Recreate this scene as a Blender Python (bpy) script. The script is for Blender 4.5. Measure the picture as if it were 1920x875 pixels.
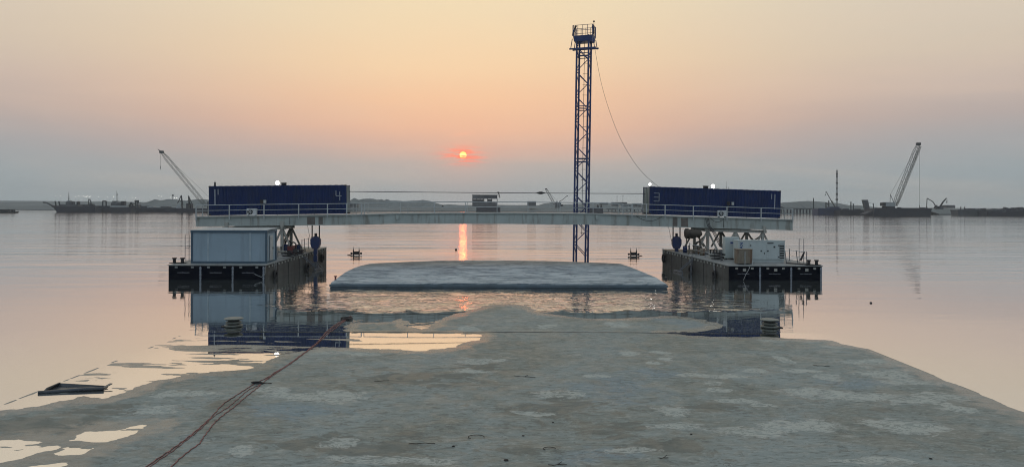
import bpy, math, random
import numpy as np
from mathutils import Vector, Matrix, Quaternion

for o in list(bpy.data.objects):
    bpy.data.objects.remove(o)
S = bpy.context.scene
COL = S.collection
RAD = math.radians
rnd = random.Random(7)

# ------------------------------------------------------------------ camera
F = 1371.0            # focal length in pixels of the 1920 px wide photograph
CH = 5.65             # eye height above the water
CX, HY = 960.0, 387.0
ROLL = RAD(0.2)
cam = bpy.data.cameras.new('camera')
cam.sensor_width = 36.0
cam.lens = 36.0 * F / 1920.0
cam.shift_y = -(437.5 - HY) / 1920.0
cam.clip_start = 0.1
cam.clip_end = 20000
co = bpy.data.objects.new('camera', cam)
COL.objects.link(co)
co.matrix_world = Matrix.Translation((0, 0, CH)) @ Matrix.Rotation(RAD(90), 4, 'X') @ Matrix.Rotation(ROLL, 4, 'Z')
S.camera = co

def ab(px, py):
    dx, dy = px - CX, py - HY
    c, s = math.cos(ROLL), math.sin(ROLL)
    return (dx * c + dy * s) / F, (-dx * s + dy * c) / F
def W(px, py, D):
    a, b = ab(px, py)
    return Vector((a * D, D, CH - b * D))
def G(px, py, z=0.0):
    a, b = ab(px, py)
    D = (CH - z) / b
    return Vector((a * D, D, z))

# ------------------------------------------------------------------ sun direction
SUN_EL, SUN_AZ = RAD(3.99), RAD(-3.84)
sund = Vector((math.sin(SUN_AZ) * math.cos(SUN_EL), math.cos(SUN_AZ) * math.cos(SUN_EL), math.sin(SUN_EL)))

def lin(c):
    return tuple((x / 255 / 12.92) if x / 255 <= 0.04045 else ((x / 255 + 0.055) / 1.055) ** 2.4 for x in c)

# ------------------------------------------------------------------ node helper
class NT:
    def __init__(s, tree):
        s.t = tree; s.n = tree.nodes; s.l = tree.links
    def new(s, typ, **kw):
        n = s.n.new(typ)
        for k, v in kw.items():
            setattr(n, k, v)
        return n
    def link(s, a, b):
        s.l.new(a, b)
    def setin(s, sock, v):
        if hasattr(v, 'is_output') or isinstance(v, bpy.types.NodeSocket):
            s.l.new(v, sock)
        else:
            if isinstance(v, (tuple, list)) and sock.type == 'RGBA' and len(v) == 3:
                v = (*v, 1)
            sock.default_value = v
    def math(s, op, a, b=0.0, c=0.0, clamp=False):
        n = s.new('ShaderNodeMath', operation=op); n.use_clamp = clamp
        s.setin(n.inputs[0], a); s.setin(n.inputs[1], b); s.setin(n.inputs[2], c)
        return n.outputs[0]
    def vmath(s, op, a, b):
        n = s.new('ShaderNodeVectorMath', operation=op)
        s.setin(n.inputs[0], a); s.setin(n.inputs[1], b)
        return n.outputs['Value'] if op in ('DOT_PRODUCT', 'LENGTH', 'DISTANCE') else n.outputs[0]
    def mix(s, f, a, b, mode='MIX'):
        n = s.new('ShaderNodeMix', data_type='RGBA', blend_type=mode)
        n.clamp_factor = True
        s.setin(n.inputs[0], f); s.setin(n.inputs[6], a); s.setin(n.inputs[7], b)
        return n.outputs[2]
    def ramp(s, f, stops, interp='LINEAR'):
        n = s.new('ShaderNodeValToRGB'); r = n.color_ramp; r.interpolation = interp
        s.setin(n.inputs[0], f)
        while len(r.elements) < len(stops):
            r.elements.new(0.5)
        for e, (p, c) in zip(r.elements, stops):
            e.position = p
            e.color = (*c, 1) if isinstance(c, (tuple, list)) else (c, c, c, 1)
        return n.outputs[0]
    def noise(s, vec, scale, detail=4, rough=0.55, dist=0.0, vscale=None):
        if vscale is not None:
            m = s.new('ShaderNodeMapping'); s.link(vec, m.inputs[0])
            m.inputs['Scale'].default_value = vscale
            vec = m.outputs[0]
        n = s.new('ShaderNodeTexNoise')
        s.link(vec, n.inputs['Vector'])
        n.inputs['Scale'].default_value = scale
        n.inputs['Detail'].default_value = detail
        n.inputs['Roughness'].default_value = rough
        n.inputs['Distortion'].default_value = dist
        return n.outputs['Fac']
    def mapr(s, v, a, b, c=0.0, d=1.0, smooth=True):
        n = s.new('ShaderNodeMapRange')
        if smooth: n.interpolation_type = 'SMOOTHSTEP'
        s.setin(n.inputs['Value'], v)
        for k, x in zip(('From Min', 'From Max', 'To Min', 'To Max'), (a, b, c, d)):
            s.setin(n.inputs[k], x)
        return n.outputs[0]

# ------------------------------------------------------------------ world: hazy sunset sky
wd = bpy.data.worlds.new('World'); S.world = wd; wd.use_nodes = True
w = NT(wd.node_tree); w.n.clear()
tc = w.new('ShaderNodeTexCoord')
vec = w.vmath('NORMALIZE', tc.outputs['Generated'], (0, 0, 0))
sep = w.new('ShaderNodeSeparateXYZ'); w.link(vec, sep.inputs[0])
elev = w.math('DIVIDE', w.math('ARCSINE', sep.outputs[2]), math.pi / 2)     # 0 horizon .. 1 zenith
az = w.math('ARCTAN2', sep.outputs[0], sep.outputs[1])
daz = w.math('ABSOLUTE', w.math('SUBTRACT', az, SUN_AZ))
D_ = lambda deg: deg / 90.0
wob = w.noise(vec, 3.0, 3, 0.5, 0.3, (1, 1, 5))
el2 = w.math('ADD', elev, w.math('MULTIPLY', w.math('SUBTRACT', wob, 0.5), 0.020))
core = w.ramp(el2, [(0, lin((174, 180, 180))), (D_(1.5), lin((174, 178, 177))), (D_(3.2), lin((184, 177, 172))), (D_(4.6), lin((210, 178, 164))),
                    (D_(6.2), lin((232, 187, 160))), (D_(8.2), lin((241, 198, 163))), (D_(11), lin((243, 211, 173))), (D_(15), lin((240, 219, 183))),
                    (D_(21), lin((243, 226, 192))), (D_(32), lin((228, 222, 204))), (D_(60), lin((200, 210, 222))), (1, lin((198, 212, 226)))])
edge = w.ramp(el2, [(0, lin((156, 168, 171))), (D_(2.5), lin((158, 167, 170))), (D_(4.5), lin((168, 168, 169))), (D_(6.5), lin((184, 171, 166))),
                    (D_(8.5), lin((201, 184, 173))), (D_(11), lin((211, 196, 178))), (D_(15), lin((217, 205, 187))), (D_(21), lin((224, 213, 190))),
                    (D_(32), lin((216, 214, 204))), (D_(60), lin((198, 208, 220))), (1, lin((198, 212, 226)))])
back = w.ramp(elev, [(0, lin((150, 166, 180))), (D_(20), lin((172, 187, 202))), (D_(60), lin((196, 209, 224))), (1, lin((198, 212, 226)))])
f1 = w.mapr(daz, 0.05, 0.66)
sky = w.mix(f1, core, edge)
sky = w.mix(w.mapr(daz, 0.8, 2.2), sky, back)
# faint thin veils of cloud
veil = w.noise(vec, 2.2, 5, 0.6, 0.5, (1.2, 1.2, 9))
sky = w.mix(w.math('MULTIPLY', w.mapr(veil, 0.42, 0.70), 0.17), sky, (0.80, 0.60, 0.45, 1))
# sun glow, cloud bars and disc
ds = w.vmath('DOT_PRODUCT', vec, tuple(sund))
ang = w.math('ARCCOSINE', w.math('MINIMUM', ds, 0.9999999))
glow = w.math('POWER', w.math('SUBTRACT', 1.0, w.mapr(ang, 0.0, 0.16, smooth=False)), 3.0)
sky = w.mix(w.math('MULTIPLY', glow, 0.22), sky, (1.0, 0.42, 0.26, 1))
dazs = w.math('DIVIDE', w.math('SUBTRACT', az, SUN_AZ), math.pi / 180)
dels = w.math('DIVIDE', w.math('SUBTRACT', w.math('ARCSINE', sep.outputs[2]), SUN_EL), math.pi / 180)
cmb = w.new('ShaderNodeCombineXYZ'); w.link(dazs, cmb.inputs[0]); w.link(dels, cmb.inputs[1])
bars = w.noise(cmb.outputs[0], 1.0, 3, 0.55, 0.4, (0.40, 4.4, 1))
lx = w.math('DIVIDE', dazs, 1.45)
ly = w.math('DIVIDE', w.math('ADD', dels, 0.02), 0.58)
r2 = w.math('ADD', w.math('MULTIPLY', lx, lx), w.math('MULTIPLY', ly, ly))
near = w.math('EXPONENT', w.math('MULTIPLY', r2, -1.1))
tx = w.math('DIVIDE', dazs, 1.45); ty = w.math('DIVIDE', dels, 0.62)
tight = w.math('EXPONENT', w.math('MULTIPLY', w.math('ADD', w.math('MULTIPLY', tx, tx), w.math('MULTIPLY', ty, ty)), -1.0))
sky = w.mix(w.math('MULTIPLY', tight, 0.42), sky, (1.0, 0.36, 0.26, 1))
barm = w.math('MULTIPLY', w.mapr(bars, 0.45, 0.52), near)
sky = w.mix(barm, sky, (1.25, 0.235, 0.125, 1))
# faint bars wide of the sun and one wisp above
lx3 = w.math('DIVIDE', dazs, 4.5); ly3 = w.math('DIVIDE', w.math('ADD', dels, 0.1), 0.35)
r3 = w.math('EXPONENT', w.math('MULTIPLY', w.math('ADD', w.math('MULTIPLY', lx3, lx3), w.math('MULTIPLY', ly3, ly3)), -1.0))
bars2 = w.noise(cmb.outputs[0], 1.3, 3, 0.5, 0.3, (0.3, 5.0, 1))
sky = w.mix(w.math('MULTIPLY', w.math('MULTIPLY', w.mapr(bars2, 0.5, 0.65), r3), 0.45), sky, (0.62, 0.36, 0.33, 1))
lx4 = w.math('DIVIDE', dazs, 0.7); ly4 = w.math('DIVIDE', w.math('SUBTRACT', dels, w.math('MULTIPLY_ADD', dazs, 0.12, 1.65)), 0.10)
r4 = w.math('EXPONENT', w.math('MULTIPLY', w.math('ADD', w.math('MULTIPLY', lx4, lx4), w.math('MULTIPLY', ly4, ly4)), -1.0))
sky = w.mix(w.math('MULTIPLY', r4, 0.35), sky, (1.0, 0.50, 0.33, 1))
disc = w.mapr(ang, RAD(0.285), RAD(0.255))
# a small cloud crosses the lower right of the disc
cx4 = w.math('DIVIDE', w.math('SUBTRACT', dazs, 0.08), 0.22); cy4 = w.math('DIVIDE', w.math('ADD', dels, 0.09), 0.06)
cl = w.math('EXPONENT', w.math('MULTIPLY', w.math('ADD', w.math('MULTIPLY', cx4, cx4), w.math('MULTIPLY', cy4, cy4)), -1.0))
low = w.mapr(dels, -0.21, -0.15)
disc = w.math('MULTIPLY', disc, w.math('MULTIPLY', w.math('SUBTRACT', 1.0, w.math('MULTIPLY', cl, 0.93)), w.math('MULTIPLY_ADD', low, 0.9, 0.1)))
# real but thick-air sky underneath everything
ns = w.new('ShaderNodeTexSky'); ns.sky_type = 'NISHITA'; ns.sun_disc = False
ns.sun_elevation = SUN_EL; ns.sun_rotation = SUN_AZ; ns.dust_density = 5.0; ns.air_density = 1.5
bgN = w.new('ShaderNodeBackground'); w.link(ns.outputs[0], bgN.inputs[0]); bgN.inputs[1].default_value = 0.003
bgA = w.new('ShaderNodeBackground'); w.link(sky, bgA.inputs[0]); bgA.inputs[1].default_value = 1.0
bgD = w.new('ShaderNodeBackground'); bgD.inputs[0].default_value = (1.0, 0.135, 0.02, 1); w.link(w.math('MULTIPLY', disc, 6.0), bgD.inputs[1])
a1 = w.new('ShaderNodeAddShader'); a2 = w.new('ShaderNodeAddShader'); out = w.new('ShaderNodeOutputWorld')
w.link(bgN.outputs[0], a1.inputs[0]); w.link(bgA.outputs[0], a1.inputs[1])
w.link(a1.outputs[0], a2.inputs[0]); w.link(bgD.outputs[0], a2.inputs[1]); w.link(a2.outputs[0], out.inputs[0])
wd.cycles.sampling_method = 'MANUAL'; wd.cycles.sample_map_resolution = 4096

# sun lamp: very weak, seen through thick haze
sl = bpy.data.lights.new('sun', 'SUN'); sl.energy = 0.002; sl.angle = RAD(0.55); sl.color = (1.0, 0.16, 0.04)
so = bpy.data.objects.new('sun', sl); COL.objects.link(so)
so.rotation_euler = sund.to_track_quat('Z', 'Y').to_euler(); so.location = (0, 0, 60)

S.view_settings.view_transform = 'Standard'; S.view_settings.look = 'None'
S.view_settings.exposure = 0.0; S.view_settings.gamma = 1.0
S.render.engine = 'CYCLES'
S.cycles.use_denoising = True; S.cycles.filter_width = 1.05
S.cycles.max_bounces = 5; S.cycles.diffuse_bounces = 2; S.cycles.glossy_bounces = 3; S.cycles.volume_bounces = 0
S.cycles.transmission_bounces = 2; S.cycles.transparent_max_bounces = 4
S.cycles.caustics_reflective = False; S.cycles.caustics_refractive = False

# ------------------------------------------------------------------ materials
MATS = {}
def mat(name, col, rough=0.55, metal=0.0, var=0.18, scale=1.5, dirt=None, dirt_amt=0.0, streak=False, bump=0.0, spec=0.5):
    if name in MATS: return MATS[name]
    m = bpy.data.materials.new(name); m.use_nodes = True
    t = NT(m.node_tree); t.n.clear()
    o = t.new('ShaderNodeOutputMaterial'); b = t.new('ShaderNodeBsdfPrincipled'); t.link(b.outputs[0], o.inputs[0])
    c = t.new('ShaderNodeTexCoord'); P = c.outputs['Object']
    n1 = t.noise(P, scale, 5, 0.6)
    dark = tuple(x * (1 - var) for x in col); light = tuple(min(1, x * (1 + var)) for x in col)
    cc = t.ramp(n1, [(0.3, dark), (0.7, light)])
    if dirt:
        n2 = t.noise(P, scale * (2.2 if streak else 1.1), 6, 0.65, 0.2, (1.6, 1.6, 0.18) if streak else None)
        cc = t.mix(t.math('MULTIPLY', t.mapr(n2, 0.48, 0.68), dirt_amt), cc, (*dirt, 1))
    t.link(cc, b.inputs['Base Color'])
    b.inputs['Metallic'].default_value = metal
    b.inputs['Specular IOR Level'].default_value = spec
    t.link(t.mapr(n1, 0.2, 0.8, max(0.02, rough - 0.1), min(1, rough + 0.12)), b.inputs['Roughness'])
    if bump:
        bn = t.new('ShaderNodeBump'); bn.inputs['Distance'].default_value = bump
        t.link(t.noise(P, scale * 8, 4), bn.inputs['Height']); t.link(bn.outputs[0], b.inputs['Normal'])
    MATS[name] = m
    return m
def emis(name, col, s):
    m = bpy.data.materials.new(name); m.use_nodes = True
    t = NT(m.node_tree); t.n.clear()
    o = t.new('ShaderNodeOutputMaterial'); b = t.new('ShaderNodeEmission'); t.link(b.outputs[0], o.inputs[0])
    b.inputs[0].default_value = (*col, 1); b.inputs[1].default_value = s
    return m
RUST = (0.10, 0.045, 0.022)
BLUE = mat('blue_container_paint', (0.004, 0.018, 0.080), 0.5, 0, 0.25, 0.7, (0.02, 0.03, 0.05), 0.35, True, spec=0.3)
BLUET = mat('blue_steel_paint', (0.006, 0.022, 0.085), 0.5, 0, 0.2, 1.2, RUST, 0.3)
DOORM = mat('weathered_door_paint', (0.10, 0.13, 0.12), 0.6, 0, 0.3, 1.2, RUST, 0.4, True)
BEAM = mat('grey_green_beam_paint', (0.37, 0.41, 0.385), 0.6, 0, 0.14, 0.5, (0.15, 0.125, 0.09), 0.6, True, spec=0.3)
RAIL = mat('galvanised_rail', (0.40, 0.43, 0.43), 0.5, 0.2, 0.12, 2, RUST, 0.15)
TRES = mat('pale_trestle_paint', (0.38, 0.38, 0.34), 0.6, 0, 0.15, 1.2, RUST, 0.5, True, spec=0.3)
DARK = mat('dark_steel', (0.022, 0.022, 0.024), 0.6, 0.1, 0.3, 3, RUST, 0.3)
HULLF = mat('navy_hull_paint', (0.0015, 0.003, 0.008), 0.6, 0, 0.3, 0.7, spec=0.06)
HULLS = mat('worn_hull_side', (0.10, 0.10, 0.093), 0.7, 0, 0.35, 0.9, (0.055, 0.038, 0.028), 0.6, True, spec=0.2)
PDECK = mat('pontoon_deck_plate', (0.22, 0.235, 0.23), 0.55, 0, 0.25, 1.2, (0.10, 0.08, 0.06), 0.5)
CABF = mat('slate_cabin_frame', (0.045, 0.085, 0.12), 0.5, 0, 0.15, 1)
CABP = mat('pale_blue_cabin_panel', (0.27, 0.36, 0.42), 0.45, 0, 0.06, 0.6, (0.15, 0.18, 0.2), 0.3, True)
CABR = mat('grey_cabin_strip', (0.34, 0.42, 0.46), 0.5)
WHITE = mat('white_paint', (0.60, 0.62, 0.62), 0.5, 0, 0.08, 2, RUST, 0.12, True)
GENW = mat('off_white_machine_paint', (0.44, 0.50, 0.49), 0.4, 0, 0.06, 1, RUST, 0.08, True)
MARK = mat('faded_white_marking', (0.26, 0.29, 0.33), 0.7, 0, 0.3, 5)
TEXTM = mat('white_lettering', (0.5, 0.52, 0.55), 0.7)
TXTB = mat('blue_lettering', (0.015, 0.05, 0.17), 0.6)
RUSTY = mat('rusty_tank_plate', (0.19, 0.165, 0.125), 0.7, 0, 0.25, 1.0, (0.12, 0.055, 0.026), 0.8, True)
TARP = mat('brown_tarpaulin', (0.06, 0.05, 0.04), 0.85, 0, 0.4, 2, bump=0.05)
RED = mat('faded_red_paint', (0.16, 0.035, 0.03), 0.6, 0, 0.25, 2)
BLACK = mat('black_rubber', (0.010, 0.010, 0.011), 0.7, 0, 0.3, 3)
CABLE = mat('dark_cable', (0.03, 0.03, 0.032), 0.6)
FIBRE = mat('red_rope_fibre', (0.22, 0.10, 0.09), 0.85, 0, 0.5, 9, (0.07, 0.04, 0.035), 0.6, bump=0.004)
SHEET = mat('wet_dark_sheet_steel', (0.045, 0.055, 0.065), 0.3, 0.2, 0.3, 2, (0.09, 0.08, 0.05), 0.4)
TOWB = mat('navy_tower_paint', (0.014, 0.036, 0.13), 0.5, 0, 0.3, 1.5, RUST, 0.25)
LADM = mat('grey_ladder_steel', (0.10, 0.11, 0.125), 0.5, 0.1)
FARN = mat('far_dark_hull', (0.024, 0.027, 0.038), 0.75, 0, 0.5, 0.3, (0.035, 0.02, 0.02), 0.5)
FARG = mat('far_grey_steel', (0.07, 0.075, 0.08), 0.7, 0, 0.4, 0.3)
FARD = mat('far_black_machinery', (0.012, 0.014, 0.016), 0.8, 0, 0.4, 0.5)
FARW = mat('far_white_house', (0.33, 0.36, 0.36), 0.6, 0, 0.3, 0.5, (0.1, 0.08, 0.07), 0.4)
FARB = mat('far_blue_hull', (0.020, 0.030, 0.075), 0.7, 0, 0.4, 0.3)
FARH = mat('spoil_heap_soil', (0.105, 0.125, 0.125), 0.9, 0, 0.3, 0.02, (0.06, 0.072, 0.07), 0.5)
FARY = mat('boom_paint', (0.09, 0.09, 0.075), 0.6, 0, 0.3, 0.5)
LAMPE = emis('lit_floodlight_glass', (1.0, 1.0, 0.92), 30.0)
LAMPF = emis('lit_far_lamp_glass', (1.0, 0.98, 0.88), 2.6)

# ------------------------------------------------------------------ mesh builder
class MB:
    def __init__(s): s.v = []; s.f = []
    def add(s, vs, fs):
        o = len(s.v); s.v += [Vector(v) for v in vs]; s.f += [tuple(i + o for i in f) for f in fs]; return s
    def frame(s, c, X, Y, Z):
        c, X, Y, Z = map(Vector, (c, X, Y, Z))
        vs = [c + X * i + Y * j + Z * k for k in (-1, 1) for j in (-1, 1) for i in (-1, 1)]
        return s.add(vs, [(0, 2, 3, 1), (4, 5, 7, 6), (0, 1, 5, 4), (2, 6, 7, 3), (0, 4, 6, 2), (1, 3, 7, 5)])
    def box(s, x0, x1, y0, y1, z0, z1):
        return s.frame(((x0 + x1) / 2, (y0 + y1) / 2, (z0 + z1) / 2), ((x1 - x0) / 2, 0, 0), (0, (y1 - y0) / 2, 0), (0, 0, (z1 - z0) / 2))
    def bar(s, p, q, wd, ht=None, up=(0, 0, 1)):
        p, q = Vector(p), Vector(q); d = (q - p); L = d.length
        if L < 1e-6: return s
        d /= L; up = Vector(up)
        sx = d.cross(up)
        if sx.length < 1e-3: sx = d.cross(Vector((0, 1, 0)))
        sx.normalize(); uz = sx.cross(d)
        ht = wd if ht is None else ht
        return s.frame((p + q) / 2, sx * wd / 2, d * L / 2, uz * ht / 2)
    def tube(s, p, q, r, r2=None, n=8, caps=True):
        p, q = Vector(p), Vector(q); d = (q - p)
        if d.length < 1e-6: return s
        r2 = r if r2 is None else r2
        qt = d.to_track_quat('Z', 'Y'); A = qt @ Vector((1, 0, 0)); B = qt @ Vector((0, 1, 0))
        vs = []
        for (c, rr) in ((p, r), (q, r2)):
            for i in range(n):
                t = 2 * math.pi * i / n
                vs.append(c + (A * math.cos(t) + B * math.sin(t)) * rr)
        fs = [(i, (i + 1) % n, n + (i + 1) % n, n + i) for i in range(n)]
        if caps: fs += [tuple(range(n - 1, -1, -1)), tuple(range(n, 2 * n))]
        return s.add(vs, fs)
    def path(s, pts, r, n=6):
        pts = [Vector(p) for p in pts]; rings = []
        for i, p in enumerate(pts):
            d = (pts[min(i + 1, len(pts) - 1)] - pts[max(i - 1, 0)]).normalized()
            up = Vector((0, 0, 1)) if abs(d.z) < 0.95 else Vector((0, 1, 0))
            A = d.cross(up).normalized(); B = A.cross(d)
            rings.append([p + (A * math.cos(2 * math.pi * k / n) + B * math.sin(2 * math.pi * k / n)) * r for k in range(n)])
        vs = [v for rg in rings for v in rg]; fs = []
        for i in range(len(pts) - 1):
            for k in range(n):
                fs.append((i * n + k, i * n + (k + 1) % n, (i + 1) * n + (k + 1) % n, (i + 1) * n + k))
        fs += [tuple(range(n - 1, -1, -1)), tuple(range((len(pts) - 1) * n, len(pts) * n))]
        return s.add(vs, fs)
    def lathe(s, prof, c=(0, 0, 0), n=14):
        c = Vector(c); vs = []
        for (r, z) in prof:
            for k in range(n):
                t = 2 * math.pi * k / n; vs.append(c + Vector((r * math.cos(t), r * math.sin(t), z)))
        fs = [(i * n + k, i * n + (k + 1) % n, (i + 1) * n + (k + 1) % n, (i + 1) * n + k) for i in range(len(prof) - 1) for k in range(n)]
        fs += [tuple(range(n - 1, -1, -1)), tuple(range((len(prof) - 1) * n, len(prof) * n))]
        return s.add(vs, fs)
    def prism(s, poly, ext):
        """poly: list of 3d points, extruded by vector ext"""
        n = len(poly); e = Vector(ext); a = [Vector(p) for p in poly]
        return s.add(a + [p + e for p in a], [tuple(range(n - 1, -1, -1)), tuple(range(n, 2 * n))] + [(i, (i + 1) % n, n + (i + 1) % n, n + i) for i in range(n)])
    def lattice(s, p, q, w0, w1, bays, r, rd=None, ends=0.12, side=None):
        p, q = Vector(p), Vector(q); d = (q - p).normalized(); side = Vector(side or (0, 1, 0))
        up = d.cross(side).normalized(); side = up.cross(d).normalized(); rd = rd or r * 0.55
        def ring(t):
            k = min(1, t / ends, (1 - t) / ends); wv = w0 + (w1 - w0) * max(0, k)
            c = p + (q - p) * t
            return [c + side * wv / 2 + up * wv / 2, c + side * wv / 2 - up * wv / 2, c - side * wv / 2 - up * wv / 2, c - side * wv / 2 + up * wv / 2]
        R = [ring(i / bays) for i in range(bays + 1)]
        for i in range(bays):
            for k in range(4):
                s.tube(R[i][k], R[i + 1][k], r, n=4)
                a, b = (R[i][k], R[i + 1][(k + 1) % 4]) if i % 2 else (R[i + 1][k], R[i][(k + 1) % 4])
                s.tube(a, b, rd, n=3)
                s.tube(R[i][k], R[i][(k + 1) % 4], rd, n=3)
        return s
    def xf(s, M):
        s.v = [M @ v for v in s.v]; return s

WM = {}
def thing(name, label, cat, loc, rotz=0.0, group=None, M=None):
    o = bpy.data.objects.new(name, None); COL.objects.link(o)
    M = M or (Matrix.Translation(Vector(loc)) @ Matrix.Rotation(rotz, 4, 'Z'))
    o.matrix_world = M; o.empty_display_size = 0.3
    o['label'] = label; o['category'] = cat
    if group: o['group'] = group
    WM[o.name] = M
    return o
def part(name, mb, m, parent, local=True, smooth=False, label=None, kind=None):
    """mesh child; mb in the thing's own frame, or in world space when local=False"""
    Mp = WM[parent.name]
    vs = mb.v if local else [Mp.inverted() @ v for v in mb.v]
    me = bpy.data.meshes.new(name); me.from_pydata([tuple(v) for v in vs], [], mb.f); me.update()
    me.materials.append(m)
    if smooth: me.polygons.foreach_set('use_smooth', [True] * len(me.polygons))
    o = bpy.data.objects.new(name, me); COL.objects.link(o); o.parent = parent
    WM[o.name] = Mp
    if label: o['label'] = label
    if kind: o['kind'] = kind
    return o
def solo(name, mb, m, label=None, cat=None, loc=(0, 0, 0), group=None, kind=None, smooth=False, world=True):
    loc = Vector(loc)
    vs = [v - loc for v in mb.v] if world else mb.v
    me = bpy.data.meshes.new(name); me.from_pydata([tuple(v) for v in vs], [], mb.f); me.update()
    me.materials.append(m)
    if smooth: me.polygons.foreach_set('use_smooth', [True] * len(me.polygons))
    o = bpy.data.objects.new(name, me); COL.objects.link(o); o.location = loc
    if label: o['label'] = label
    if cat: o['category'] = cat
    if group: o['group'] = group
    if kind: o['kind'] = kind
    WM[o.name] = Matrix.Translation(loc)
    return o
def dup(root, M, label=None):
    r = root.copy(); COL.objects.link(r); r.matrix_world = M
    if label: r['label'] = label
    for ch in list(root.children):
        c = ch.copy(); COL.objects.link(c); c.parent = r
        for g in list(ch.children):
            d = g.copy(); COL.objects.link(d); d.parent = c
    return r
def text_mb(txt, size, M, depth=0.004, align='CENTER'):
    cu = bpy.data.curves.new('lettering', 'FONT'); cu.body = txt; cu.size = size; cu.align_x = align; cu.align_y = 'CENTER'; cu.extrude = depth; cu.offset = size * .02
    o = bpy.data.objects.new('lettering', cu); COL.objects.link(o)
    dg = bpy.context.evaluated_depsgraph_get(); me = bpy.data.meshes.new_from_object(o.evaluated_get(dg))
    mb = MB(); mb.add([M @ v.co for v in me.vertices], [tuple(p.vertices) for p in me.polygons])
    bpy.data.objects.remove(o); bpy.data.curves.remove(cu); bpy.data.meshes.remove(me)
    return mb

# ------------------------------------------------------------------ noise helper (numpy value noise)
def vnoise(x, y, seed=0):
    xi = np.floor(x).astype(np.int64); yi = np.floor(y).astype(np.int64); xf = x - xi; yf = y - yi
    def h(a, b):
        n = (a * 374761393 + b * 668265263 + seed * 974711) & 0x7fffffff
        n = ((n ^ (n >> 13)) * 1274126177) & 0x7fffffff
        return ((n ^ (n >> 16)) & 0xffff) / 65535.0
    u = xf * xf * (3 - 2 * xf); v = yf * yf * (3 - 2 * yf)
    return (h(xi, yi) * (1 - u) + h(xi + 1, yi) * u) * (1 - v) + (h(xi, yi + 1) * (1 - u) + h(xi + 1, yi + 1) * u) * v
def fbm(x, y, o=4, seed=0):
    r = 0; a = 0.5
    for i in range(o):
        c, s_ = math.cos(0.6 + i * 1.1), math.sin(0.6 + i * 1.1)
        X_, Y_ = x * c - y * s_, x * s_ + y * c
        r = r + a * (vnoise(X_ * 2 ** i + i * 7.3, Y_ * 2 ** i, seed + i) - 0.5); a *= 0.58
    return r

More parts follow.
